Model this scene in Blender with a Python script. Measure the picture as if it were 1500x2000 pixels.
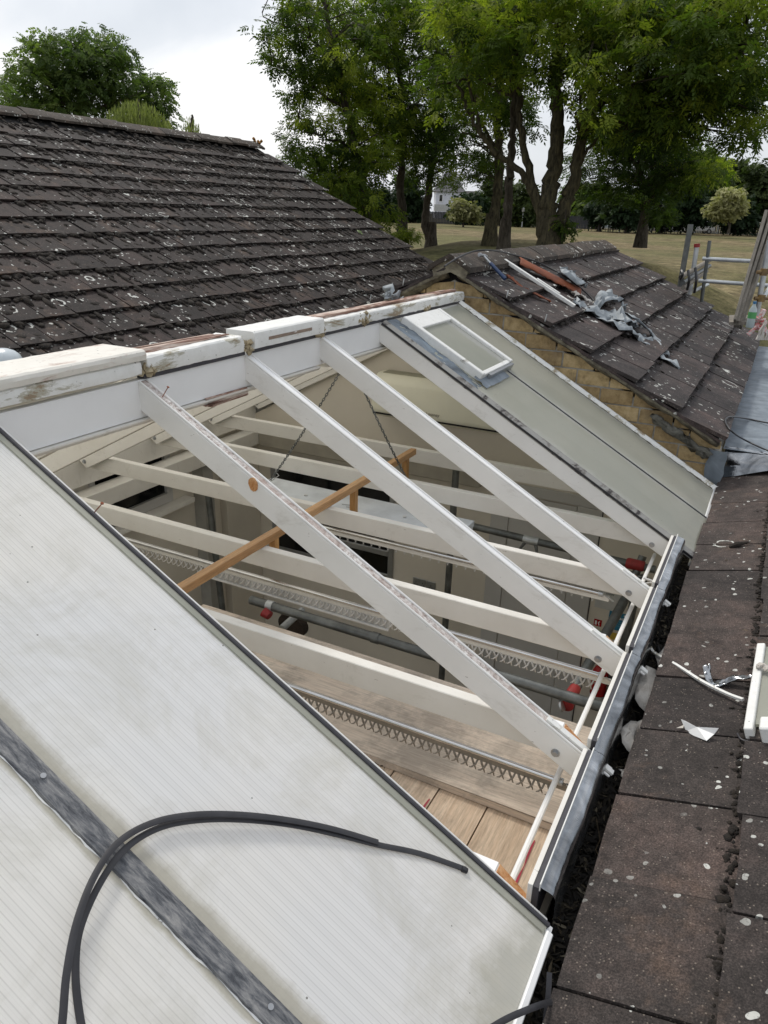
import bpy, bmesh, math, random
import numpy as np
from mathutils import Vector, Matrix
random.seed(7); rng = np.random.default_rng(7)
for o in list(bpy.data.objects): bpy.data.objects.remove(o)
SC = bpy.context.scene; COL = SC.collection
# ------------------------------------------------------------ camera (solved from the photograph's vanishing points)
FPX = 1444.0; PITCH, ROLL, YAW = map(math.radians, (22.24885, -1.57749, 27.09917))
fh = np.array([-math.sin(YAW), math.cos(YAW), 0]); rh = np.array([math.cos(YAW), math.sin(YAW), 0])
CF = fh*math.cos(PITCH) - np.array([0, 0, 1.])*math.sin(PITCH); CD0 = np.cross(CF, rh)
CR = rh*math.cos(ROLL) + CD0*math.sin(ROLL); CD = -rh*math.sin(ROLL) + CD0*math.cos(ROLL)
CZ = 3.9; CAM = np.array([0, 0, CZ])
cd = bpy.data.cameras.new('camera'); cam = bpy.data.objects.new('camera', cd); COL.objects.link(cam)
cam.matrix_world = Matrix([[CR[i], -CD[i], -CF[i], CAM[i]] for i in range(3)] + [[0, 0, 0, 1]])
cd.sensor_fit = 'VERTICAL'; cd.sensor_height = 24; cd.lens = FPX/2000*24; cd.clip_start = .02; cd.clip_end = 2000
SC.camera = cam
# ------------------------------------------------------------ sky, sun, exposure
SUN_EL, SUN_AZ = math.radians(52), math.radians(305)     # azimuth clockwise from +Y
W = bpy.data.worlds.new('World'); SC.world = W; W.use_nodes = True
nt = W.node_tree; nt.nodes.clear(); N = nt.nodes.new; Lk = nt.links.new
out = N('ShaderNodeOutputWorld'); sky = N('ShaderNodeTexSky'); sky.sky_type = 'NISHITA'; sky.sun_disc = False
sky.sun_elevation = SUN_EL; sky.sun_rotation = SUN_AZ; sky.air_density = 1.2; sky.dust_density = 2.5
b1 = N('ShaderNodeBackground'); b1.inputs[1].default_value = .11; Lk(sky.outputs[0], b1.inputs[0])
tc = N('ShaderNodeTexCoord'); mp = N('ShaderNodeMapping'); mp.inputs['Scale'].default_value = (1.2, 1.2, 3.2)
mp.inputs['Location'].default_value = (.35, .1, .2)
Lk(tc.outputs['Generated'], mp.inputs[0])
nz = N('ShaderNodeTexNoise'); nz.inputs['Scale'].default_value = 1.7; nz.inputs['Detail'].default_value = 7; nz.inputs['Roughness'].default_value = .5
nz.inputs['Distortion'].default_value = .3; Lk(mp.outputs[0], nz.inputs[0])
cr = N('ShaderNodeValToRGB'); Lk(nz.outputs[0], cr.inputs[0]); e = cr.color_ramp.elements
e[0].position = .34; e[0].color = (.56, .60, .66, 1); e[1].position = .62; e[1].color = (.93, .93, .94, 1)
m_ = cr.color_ramp.elements.new(.5); m_.color = (.70, .73, .78, 1)
b2 = N('ShaderNodeBackground'); b2.inputs[1].default_value = .98; Lk(cr.outputs[0], b2.inputs[0])
mx = N('ShaderNodeMixShader'); mx.inputs[0].default_value = .88; Lk(b1.outputs[0], mx.inputs[1]); Lk(b2.outputs[0], mx.inputs[2]); Lk(mx.outputs[0], out.inputs[0])
sl_ = bpy.data.lights.new('sun', 'SUN'); sl_.energy = 1.5; sl_.angle = math.radians(12); sl_.color = (1, .95, .87)
sun = bpy.data.objects.new('sun', sl_); COL.objects.link(sun)
sd = Vector((math.sin(SUN_AZ)*math.cos(SUN_EL), math.cos(SUN_AZ)*math.cos(SUN_EL), math.sin(SUN_EL)))
sun.rotation_euler = sd.to_track_quat('Z', 'Y').to_euler()
SC.view_settings.view_transform = 'Standard'; SC.view_settings.look = 'None'; SC.view_settings.exposure = 0.26; SC.view_settings.gamma = 1
SC.view_settings.use_curve_mapping = False
SC.render.engine = 'CYCLES'; SC.cycles.max_bounces = 8; SC.cycles.transparent_max_bounces = 12

# ------------------------------------------------------------ measuring helpers (photo pixel -> point on a real plane)
def ray(x, y): return (x-750)/FPX*CR + (y-1000)/FPX*CD + CF
def hit(x, y, P, n):
    d = ray(x, y); P = np.array(P, float)-CAM; n = np.array(n, float); return CAM + d*(P@n)/(d@n)
def hX(x, y, X): return hit(x, y, (X, 0, 0), (1, 0, 0))
def hY(x, y, Y): return hit(x, y, (0, Y, 0), (0, 1, 0))
def hZ(x, y, z): return hit(x, y, (0, 0, CZ+z), (0, 0, 1))       # z is relative to eye level
def hD(x, y, d):                                                # at a horizontal distance
    r = ray(x, y); return CAM + r*d/math.hypot(r[0], r[1])
def proj(P):
    v = np.asarray(P, float)-CAM; w = v@CF; return 750+FPX*(v@CR)/w, 1000+FPX*(v@CD)/w, w
# ------------------------------------------------------------ scene helpers
def props(o, label=None, cat=None, group=None, kind=None):
    if label: o['label'] = label
    if cat: o['category'] = cat
    if group: o['group'] = group
    if kind: o['kind'] = kind
    return o
def thing(name, loc, label, cat, group=None):
    o = bpy.data.objects.new(name, None); COL.objects.link(o); o.location = loc; o.empty_display_size = .1
    return props(o, label, cat, group)
def wloc(o):
    v = Vector((0, 0, 0))
    while o: v += Vector(o.location); o = o.parent
    return v
class Fr:
    def __init__(s, o, x, y, z): s.o, s.x, s.y, s.z = [np.array(q, float) for q in (o, x, y, z)]
    def __call__(s, a, b, c): return s.o+s.x*a+s.y*b+s.z*c
WF = Fr((0, 0, CZ), (1, 0, 0), (0, 1, 0), (0, 0, 1))              # world axes with z measured from eye level
class MB:
    def __init__(s): s.v = []; s.f = []; s.m = []
    def box(s, lo, hi, fr=WF, mi=0, taper=None):
        b = len(s.v)
        for k in (0, 1):
            for (i, j) in ((0, 0), (1, 0), (1, 1), (0, 1)):
                s.v.append(fr((lo, hi)[i][0], (lo, hi)[j][1], (lo, hi)[k][2]))
        for q in ((0, 3, 2, 1), (4, 5, 6, 7), (0, 1, 5, 4), (1, 2, 6, 5), (2, 3, 7, 6), (3, 0, 4, 7)):
            s.f.append([b+i for i in q]); s.m.append(mi)
        return s
    def tube(s, pts, r, seg=10, mi=0, cap=True, squash=None):
        pts = [np.array(p, float) for p in pts]; n = len(pts)
        rs = r if hasattr(r, '__len__') else [r]*n
        b = len(s.v); up = np.array([0, 0, 1.]); prev = None
        for i, p in enumerate(pts):
            t = pts[min(i+1, n-1)]-pts[max(i-1, 0)]; t /= (np.linalg.norm(t)+1e-12)
            a = prev if prev is not None else (np.array([1., 0, 0]) if abs(t[2]) > .9 else up)
            u = a-t*(a@t); u /= (np.linalg.norm(u)+1e-12); w = np.cross(t, u); prev = u
            for k in range(seg):
                an = 2*math.pi*k/seg; s.v.append(p+rs[i]*(math.cos(an)*u*(squash or 1)+math.sin(an)*w))
        for i in range(n-1):
            for k in range(seg):
                k2 = (k+1) % seg
                s.f.append([b+i*seg+k, b+i*seg+k2, b+(i+1)*seg+k2, b+(i+1)*seg+k]); s.m.append(mi)
        if cap:
            s.f.append([b+k for k in range(seg)][::-1]); s.m.append(mi)
            s.f.append([b+(n-1)*seg+k for k in range(seg)]); s.m.append(mi)
        return s
    def prism(s, poly, fr, a, b_, axis=0, mi=0):
        """poly: 2D points in the two other axes of the frame; extruded from a to b_ along `axis`"""
        b = len(s.v); n = len(poly)
        for k in (a, b_):
            for (p, q) in poly:
                s.v.append(fr(*((k, p, q) if axis == 0 else (p, k, q) if axis == 1 else (p, q, k))))
        s.f.append(list(range(b, b+n))[::-1]); s.f.append(list(range(b+n, b+2*n))); s.m += [mi, mi]
        for i in range(n):
            j = (i+1) % n; s.f.append([b+i, b+j, b+n+j, b+n+i]); s.m.append(mi)
        return s
    def sheet(s, fn, nu, nv, mi=0):
        b = len(s.v)
        for i in range(nu+1):
            for j in range(nv+1): s.v.append(np.array(fn(i/nu, j/nv), float))
        for i in range(nu):
            for j in range(nv):
                q = b+i*(nv+1)+j; s.f.append([q, q+nv+1, q+nv+2, q+1]); s.m.append(mi)
        return s
    def strip_sweep(s, pts, prof, ups, mi=0):
        """sweep a closed 2D profile (side, up) along points"""
        pts = [np.array(p, float) for p in pts]; n = len(pts); b = len(s.v); K = len(prof)
        for i, p in enumerate(pts):
            t = pts[min(i+1, n-1)]-pts[max(i-1, 0)]; t /= np.linalg.norm(t)
            u = np.array(ups[i] if isinstance(ups, list) else ups, float); sd_ = np.cross(t, u); sd_ /= np.linalg.norm(sd_); u = np.cross(sd_, t)
            for (a, c) in prof: s.v.append(p+sd_*a+u*c)
        for i in range(n-1):
            for k in range(K):
                k2 = (k+1) % K; s.f.append([b+i*K+k, b+i*K+k2, b+(i+1)*K+k2, b+(i+1)*K+k]); s.m.append(mi)
        s.f.append([b+k for k in range(K)][::-1]); s.f.append([b+(n-1)*K+k for k in range(K)]); s.m += [mi, mi]
        return s
    def build(s, name, mat, parent=None, bevel=0, smooth=None, label=None, cat=None, group=None, kind=None, origin=None, jitter=0, solid=0):
        me = bpy.data.meshes.new(name)
        org = np.array(wloc(parent)) if parent else (np.array(origin, float) if origin is not None else np.mean(np.array(s.v), 0))
        V = np.array(s.v)-org
        if jitter: V = V+rng.normal(0, jitter, V.shape)
        me.from_pydata([tuple(q) for q in V], [], s.f)
        mats = mat if isinstance(mat, (list, tuple)) else [mat]
        for m in mats: me.materials.append(m)
        if len(mats) > 1: me.polygons.foreach_set('material_index', s.m)
        bm = bmesh.new(); bm.from_mesh(me); bmesh.ops.recalc_face_normals(bm, faces=bm.faces)
        if bevel: bmesh.ops.bevel(bm, geom=list(bm.edges), offset=bevel, segments=1, affect='EDGES', clamp_overlap=True)
        bm.to_mesh(me); bm.free()
        if smooth is not None:
            me.polygons.foreach_set('use_smooth', [True]*len(me.polygons)); me.set_sharp_from_angle(angle=math.radians(smooth))
        o = bpy.data.objects.new(name, me); COL.objects.link(o)
        if parent: o.parent = parent
        else: o.location = org
        if solid:
            md = o.modifiers.new('thickness', 'SOLIDIFY'); md.thickness = solid; md.offset = 0
        return props(o, label, cat, group, kind)
def np_mesh(name, V, F, mat, parent=None, tone=None, smooth=False, **kw):
    """fast mesh from arrays; F is (n,3) or (n,4)"""
    V = np.asarray(V, np.float32); F = np.asarray(F, np.int32); k = F.shape[1]
    if parent: V = V-np.array(wloc(parent), np.float32)
    me = bpy.data.meshes.new(name); me.vertices.add(len(V)); me.vertices.foreach_set('co', V.ravel())
    me.loops.add(F.size); me.loops.foreach_set('vertex_index', F.ravel())
    me.polygons.add(len(F)); me.polygons.foreach_set('loop_start', np.arange(len(F), dtype=np.int32)*k); me.polygons.foreach_set('loop_total', np.full(len(F), k, np.int32))
    if smooth: me.polygons.foreach_set('use_smooth', np.ones(len(F), bool))
    me.update(calc_edges=True); me.validate()
    if tone is not None and len(me.polygons) == len(tone):
        at = me.attributes.new('tone', 'FLOAT', 'FACE'); at.data.foreach_set('value', np.asarray(tone, np.float32))
    me.materials.append(mat); o = bpy.data.objects.new(name, me); COL.objects.link(o)
    if parent: o.parent = parent
    return props(o, **kw)

# ------------------------------------------------------------ materials
class MT:
    def __init__(s, name):
        s.m = bpy.data.materials.new(name); s.m.use_nodes = True; s.t = s.m.node_tree; s.b = s.t.nodes['Principled BSDF']
        s.geo = s.t.nodes.new('ShaderNodeNewGeometry'); s.pos = s.geo.outputs['Position']
    def n(s, t, **kw):
        x = s.t.nodes.new(t)
        for k, v in kw.items():
            if k in ('operation', 'blend_type', 'data_type', 'feature', 'distance', 'wave_type', 'bands_direction', 'attribute_name', 'interpolation_type'): setattr(x, k, v)
            else: x.inputs[k.replace('_', ' ')].default_value = v
        return x
    def l(s, a, b): s.t.links.new(a, b)
    def map(s, scale=(1, 1, 1), rot=(0, 0, 0), loc=(0, 0, 0), src=None):
        x = s.n('ShaderNodeMapping'); x.inputs['Scale'].default_value = scale; x.inputs['Rotation'].default_value = rot; x.inputs['Location'].default_value = loc
        s.l(src or s.pos, x.inputs[0]); return x.outputs[0]
    def noise(s, scale, detail=4, rough=.55, src=None, dist=0):
        x = s.n('ShaderNodeTexNoise', Scale=scale, Detail=detail, Roughness=rough, Distortion=dist); s.l(src or s.pos, x.inputs[0]); return x.outputs[0]
    def vor(s, scale, src=None, rand=1, feature='F1'):
        x = s.n('ShaderNodeTexVoronoi', feature=feature, Scale=scale, Randomness=rand); s.l(src or s.pos, x.inputs[0]); return x
    def ramp(s, f, stops, interp='LINEAR'):
        x = s.n('ShaderNodeValToRGB'); x.color_ramp.interpolation = interp; e = x.color_ramp.elements
        while len(e) > 1: e.remove(e[0])
        for i, (p, c) in enumerate(stops):
            if i == 0: e[0].position = p; q = e[0]
            else: q = e.new(p)
            q.color = (*c, 1) if hasattr(c, '__len__') else (c, c, c, 1)
        s.l(f, x.inputs[0]); return x.outputs[0]
    def mix(s, f, a, b, mode='MIX'):
        x = s.n('ShaderNodeMix', data_type='RGBA', blend_type=mode)
        for i, q in ((0, f), (6, a), (7, b)):
            if hasattr(q, 'is_output'): s.l(q, x.inputs[i])
            elif i == 0: x.inputs[0].default_value = q
            else: x.inputs[i].default_value = (*q, 1) if hasattr(q, '__len__') else (q, q, q, 1)
        return x.outputs[2]
    def math(s, op, a, b=None):
        x = s.n('ShaderNodeMath', operation=op)
        for i, q in enumerate((a, b)):
            if q is None: continue
            if hasattr(q, 'is_output'): s.l(q, x.inputs[i])
            else: x.inputs[i].default_value = q
        return x.outputs[0]
    def bump(s, h, strength=.3, dist=.005):
        x = s.n('ShaderNodeBump', Strength=strength, Distance=dist); s.l(h, x.inputs['Height']); s.l(x.outputs[0], s.b.inputs['Normal']); return x
    def fin(s, col=None, rough=.6, metal=0, spec=None):
        if col is not None:
            if hasattr(col, 'is_output'): s.l(col, s.b.inputs['Base Color'])
            else: s.b.inputs['Base Color'].default_value = (*col, 1)
        if hasattr(rough, 'is_output'): s.l(rough, s.b.inputs['Roughness'])
        else: s.b.inputs['Roughness'].default_value = rough
        s.b.inputs['Metallic'].default_value = metal
        if spec is not None: s.b.inputs['Specular IOR Level'].default_value = spec
        return s.m
def simple(name, c, c2=None, scale=6, rough=.55, metal=0, bump=.1, dist=.002, spec=None, lo=.35, hi=.65):
    t = MT(name); nz = t.noise(scale, 6, .6)
    c2 = c2 or tuple(q*.8 for q in c)
    col = t.ramp(nz, [(lo, c), (hi, c2)])
    if bump: t.bump(t.noise(scale*12, 4), bump, dist)
    return t.fin(col, rough, metal, spec)
def tile_mat(name, base, ring_amt, speck, patch=.5, ring_scale=5.5):
    t = MT(name)
    wp = t.noise(7, 3); wv = t.n('ShaderNodeVectorMath', operation='MULTIPLY_ADD')
    nc = t.n('ShaderNodeTexNoise', Scale=16, Detail=2); t.l(t.pos, nc.inputs[0]); t.l(nc.outputs['Color'], wv.inputs[0]); wv.inputs[1].default_value = (.05, .05, .05); t.l(t.pos, wv.inputs[2]); P = wv.outputs[0]
    info = t.n('ShaderNodeObjectInfo')
    b = base
    col = t.ramp(t.noise(5, 6, .62), [(.3, tuple(q*.62 for q in b)), (.5, b), (.72, (b[0]*1.55, b[1]*1.4, b[2]*1.35))])
    col = t.mix(1.0, col, t.ramp(info.outputs['Random'], [(0, (.72, .72, .74)), (.5, (1, 1, 1)), (1, (1.32, 1.22, 1.2))]), 'MULTIPLY')
    col = t.mix(t.ramp(t.noise(2.3, 5, .7), [(.56, 0.), (.66, .5*patch)]), col, (.13, .085, .06))        # sandy-brown patches
    fine = t.noise(210, 3, .75); col = t.mix(1.0, col, t.ramp(fine, [(.34, .45), (.52, 1.), (.70, 1.9)]), 'MULTIPLY'); col = t.mix(1.0, col, t.ramp(t.noise(22, 6, .75), [(.34, .6), (.52, 1.), (.7, 1.35)]), 'MULTIPLY')
    # lichen rings and discs
    v = t.vor(ring_scale, P); d = v.outputs['Distance']; cc = t.n('ShaderNodeSeparateColor'); t.l(v.outputs['Color'], cc.inputs[0])
    rad = t.math('MULTIPLY_ADD', cc.outputs[0], .24); rad.node.inputs[2].default_value = .08
    dd = t.math('ABSOLUTE', t.math('SUBTRACT', d, rad)); ring = t.math('LESS_THAN', dd, .040)
    pres = t.math('GREATER_THAN', cc.outputs[1], 1-ring_amt); brk = t.math('GREATER_THAN', t.noise(14, 3), .47)
    ring = t.math('MULTIPLY', t.math('MULTIPLY', ring, pres), brk)
    v2 = t.vor(ring_scale*5, P); c2 = t.n('ShaderNodeSeparateColor'); t.l(v2.outputs['Color'], c2.inputs[0])
    r2 = t.math('MULTIPLY_ADD', c2.outputs[0], .30); r2.node.inputs[2].default_value = .06
    spk = t.math('MULTIPLY', t.math('LESS_THAN', v2.outputs['Distance'], r2), t.math('GREATER_THAN', c2.outputs[1], 1-speck))
    clus = t.ramp(t.noise(3.1, 3), [(.42, .0), (.6, 1.)]); spk = t.math('MULTIPLY', spk, clus)
    v3 = t.vor(130); c3 = t.n('ShaderNodeSeparateColor'); t.l(v3.outputs['Color'], c3.inputs[0])
    grit = t.math('MULTIPLY', t.math('LESS_THAN', v3.outputs['Distance'], .28), t.math('GREATER_THAN', c3.outputs[1], .86))
    lich = t.math('MULTIPLY', t.math('MAXIMUM', ring, spk), t.ramp(t.noise(95, 4, .7), [(.34, .25), (.46, 1.)]))
    lcol = t.mix(t.noise(40, 2), (.78, .78, .73), (.45, .46, .42))
    col = t.mix(t.math('MULTIPLY', grit, .45), col, (.32, .27, .22))
    col = t.mix(t.math('MULTIPLY', lich, .88), col, lcol)
    h = t.mix(.4, t.noise(90, 5, .7), t.noise(14, 4)); h = t.mix(.15, h, lich)
    t.bump(h, .55, .006)
    return t.fin(col, .82, 0, .3)
M = {}
M['tile_left'] = tile_mat('mossy_concrete_tile', (.031, .0245, .0225), .50, .50, .9, 4.2)
M['tile_mid'] = tile_mat('lichened_tile', (.050, .042, .040), .50, .60, .4, 4.6)
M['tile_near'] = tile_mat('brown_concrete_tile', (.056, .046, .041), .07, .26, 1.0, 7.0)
M['under'] = simple('roof_underlay', (.012, .011, .011), rough=.9)
M['moss'] = simple('dark_moss', (.014, .011, .009), (.035, .026, .018), 30, .95, bump=.8, dist=.01)
M['white'] = simple('white_gloss_paint', (.86, .86, .85), (.80, .80, .79), 3, .38, bump=.05)
M['cream'] = simple('aged_cream_paint', (.66, .63, .56), (.60, .565, .50), 2.5, .5, bump=.05)
def paint(name, c, c2, rough=.4, dirt=.5):
    t = MT(name); col = t.ramp(t.noise(3, 5, .6), [(.35, c), (.65, c2)])
    col = t.mix(t.ramp(t.noise(9, 8, .75, t.map((.5, 3, 1)), .6), [(.56, 0.), (.72, .45*dirt)]), col, (.42, .39, .33))
    col = t.mix(t.ramp(t.noise(70, 3, .7, t.map((.35, 1, 1))), [(.70, 0.), (.74, .8*dirt)]), col, (.20, .17, .14))
    t.bump(t.mix(.5, t.noise(16, 6, .7, t.map((.2, 1, 1))), t.noise(90, 2)), .16, .002); return t.fin(col, t.ramp(t.noise(20, 4), [(.3, rough), (.7, rough+.2)]))
M['rafter'] = paint('white_rafter_paint', (.84, .83, .80), (.77, .76, .73), .38, .8)
M['cream'] = paint('aged_cream_paint', (.76, .74, .69), (.69, .665, .61), .45, .9)
M['wall'] = simple('cream_wall', (.68, .63, .54), (.60, .555, .475), 1.5, .75, bump=.1)
M['door'] = simple('grey_white_door', (.50, .49, .47), (.47, .46, .44), 1.5, .55)
M['black'] = simple('black_rubber', (.022, .022, .025), (.035, .034, .038), 20, .45)
M['gasket'] = simple('grey_rubber_gasket', (.055, .053, .06), (.04, .038, .045), 30, .5)
M['darkglass'] = simple('dark_window_glass', (.008, .009, .010), rough=.08, bump=0)
M['alu'] = simple('grey_aluminium', (.42, .43, .44), (.35, .36, .37), 8, .35, .7)
M['steel'] = simple('brushed_steel', (.72, .72, .72), rough=.2, metal=1)
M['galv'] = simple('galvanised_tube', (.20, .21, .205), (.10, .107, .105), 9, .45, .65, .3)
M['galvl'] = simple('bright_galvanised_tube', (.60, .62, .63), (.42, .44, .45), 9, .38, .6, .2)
M['red'] = simple('red_painted_steel', (.36, .028, .028), (.22, .02, .02), 20, .5)
M['redx'] = simple('extinguisher_red', (.42, .012, .015), rough=.25)
M['plastic'] = simple('white_plastic', (.62, .62, .60), rough=.4)
M['hook'] = simple('off_white_hook', (.62, .60, .56), rough=.45)
M['mortar'] = simple('lichened_mortar', (.36, .33, .24), (.12, .10, .075), 14, .95, bump=.9, dist=.02)
M['concrete'] = simple('grey_mortar', (.24, .235, .20), (.12, .115, .095), 10, .95, bump=.9, dist=.02)
M['rope'] = simple('black_cable', (.02, .02, .022), rough=.4)
M['blue'] = simple('blue_grip', (.018, .045, .12), rough=.4)
M['paper'] = simple('torn_paint_flake', (.60, .575, .53), (.45, .41, .36), 12, .8, bump=.4, dist=.01)
M['yellow'] = simple('yellow_print', (.6, .42, .06)); M['signblue'] = simple('blue_print', (.03, .22, .36)); M['signgreen'] = simple('green_print', (.03, .2, .06))
M['dirt'] = simple('leaf_litter', (.012, .010, .008), (.035, .026, .018), 40, .95, bump=.9, dist=.02)
M['litter'] = simple('dry_leaf', (.05, .035, .02), (.12, .085, .045), 8, .8)
def wood_mat(name, c1, c2, axis, scale=9, rough=.65, dirty=0, knots=True):
    t = MT(name); sc = [scale]*3; sc[axis] = scale*.07
    P = t.map(tuple(sc)); info = t.n('ShaderNodeObjectInfo'); a = t.n('ShaderNodeVectorMath', operation='ADD'); t.l(P, a.inputs[0]); t.l(info.outputs['Random'], a.inputs[1]); P = a.outputs[0]
    g = t.noise(3.2, 8, .65, P, .6); col = t.ramp(g, [(.3, c1), (.5, tuple((x+y)/2 for x, y in zip(c1, c2))), (.68, c2)])
    fine = t.noise(16, 3, .7, P); col = t.mix(1.0, col, t.ramp(fine, [(.3, .72), (.6, 1.08)]), 'MULTIPLY')
    col = t.mix(1.0, col, t.ramp(info.outputs['Random'], [(0, (.85, .83, .80)), (1, (1.1, 1.1, 1.1))]), 'MULTIPLY')
    if dirty:
        col = t.mix(t.ramp(t.noise(2.6, 7, .75), [(.5, 0.), (.62, dirty)]), col, (.10, .095, .085))
    if knots:
        v = t.vor(1.6, P); col = t.mix(t.ramp(v.outputs['Distance'], [(.05, .8), (.11, 0.)]), col, tuple(q*.45 for q in c1))
    t.bump(g, .25, .003); return t.fin(col, rough)
M['board_x'] = wood_mat('scaffold_board_wood', (.62, .52, .43), (.74, .65, .55), 0, 7, .75, .4)
M['board_y'] = wood_mat('scaffold_board_wood_across', (.52, .385, .27), (.72, .58, .44), 1, 9, .75, .3)
M['pine'] = wood_mat('planed_pine', (.42, .22, .09), (.60, .36, .17), 1, 12, .5)
M['pinez'] = wood_mat('planed_pine_upright', (.45, .22, .07), (.60, .34, .13), 2, 12, .5)
M['oldwood'] = wood_mat('weathered_softwood', (.20, .13, .09), (.40, .31, .24), 1, 20, .8, .3, False)
M['boardgrey'] = wood_mat('grey_weathered_board', (.20, .18, .15), (.34, .31, .27), 2, 9, .8, .3)
M['endgrain'] = None
t = MT('orange_end_grain'); g = t.noise(26, 6, .7, t.map((1, 1.6, 1)), 1.5)
M['endgrain'] = t.fin(t.ramp(g, [(.28, (.06, .02, .01)), (.42, (.42, .17, .05)), (.6, (.60, .33, .15)), (.75, (.66, .45, .28))]), .6)
# peeling, stained white paint
def peel_mat(name, paint=(.80, .80, .77), under=(.30, .22, .14), amt=.6, stain=(.33, .30, .20)):
    t = MT(name); n1 = t.noise(9, 9, .70, t.map((1, .4, 1.6)), .4); n2 = t.noise(19, 6, .7)
    col = t.mix(t.ramp(n2, [(.3, .25), (.6, 0.)]), paint, (.50, .48, .42))
    col = t.mix(t.ramp(n1, [(amt, 0.), (amt+.05, .75)]), col, stain); col = t.mix(t.ramp(n1, [(amt+.07, 0.), (amt+.09, .9)]), col, under)
    col = t.mix(t.ramp(t.noise(55, 4, .7), [(.66, 0.), (.70, .8)]), col, (.08, .06, .05))
    t.bump(t.mix(.5, n1, n2), .5, .006); return t.fin(col, .6)
M['peel'] = peel_mat('peeling_white_paint', amt=.53); M['peelw'] = peel_mat('chipped_white_paint', amt=.60, stain=(.45, .43, .37), under=(.12, .11, .10))
M['peelpink'] = peel_mat('chalky_cap_paint', (.76, .73, .66), (.34, .24, .19), .53, (.56, .46, .40))
t = MT('split_red_timber'); g = t.noise(10, 8, .7, t.map((1, .25, 4)), .6)
M['split'] = t.fin(t.ramp(g, [(.36, (.05, .025, .018)), (.48, (.26, .14, .10)), (.58, (.55, .44, .37)), (.66, (.66, .60, .53))]), .8)
t = MT('grimy_groove'); g = t.noise(60, 7, .75); M['groove'] = t.fin(t.mix(t.ramp(t.noise(7, 5, .7), [(.42, 0.), (.6, .8)]), t.ramp(g, [(.34, (.10, .07, .06)), (.46, (.42, .37, .34)), (.58, (.70, .68, .65))]), (.36, .27, .23)), .8)
# lead
def lead_mat(name, lo, hi, rough, metal=.75):
    t = MT(name); n1 = t.noise(7, 6, .6, None, .8); col = t.ramp(n1, [(.32, lo), (.55, tuple((x+y)/2 for x, y in zip(lo, hi))), (.72, hi)])
    t.bump(t.mix(.5, n1, t.noise(22, 3)), .28, .008); r = t.ramp(t.noise(12, 4), [(.35, rough), (.65, rough+.22)]); return t.fin(col, r, metal)
M['lead'] = lead_mat('dressed_lead', (.12, .127, .135), (.50, .52, .54), .08, .95)
M['leadf'] = lead_mat('flat_lead_sheet', (.13, .155, .18), (.26, .30, .34), .5, .2)
M['leads'] = lead_mat('torn_lead_scrap', (.17, .19, .205), (.46, .50, .52), .5, .1)
# rusty ridge tile
M['leada'] = lead_mat('dark_stained_lead', (.05, .06, .07), (.26, .32, .38), .35, .3)
M['rust'] = simple('rusty_red_clay', (.26, .075, .030), (.15, .05, .028), 9, .8, bump=.5, dist=.006)
# brick
t = MT('buff_brick'); info = t.n('ShaderNodeObjectInfo')
col = t.ramp(t.noise(24, 6, .7), [(.3, (.30, .22, .11)), (.5, (.50, .385, .205)), (.72, (.62, .50, .30))])
col = t.mix(1.0, col, t.ramp(info.outputs['Random'], [(0, (.78, .72, .66)), (1, (1.15, 1.12, 1.08))]), 'MULTIPLY')
col = t.mix(t.ramp(t.noise(3.5, 5, .7), [(.5, 0.), (.68, .6)]), col, (.09, .06, .04)); t.bump(t.noise(60, 5, .7), .7, .006); M['brick'] = t.fin(col, .9)
M['pointing'] = simple('grey_pointing', (.50, .48, .43), (.30, .28, .24), 18, .95, bump=.7, dist=.01)
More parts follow.
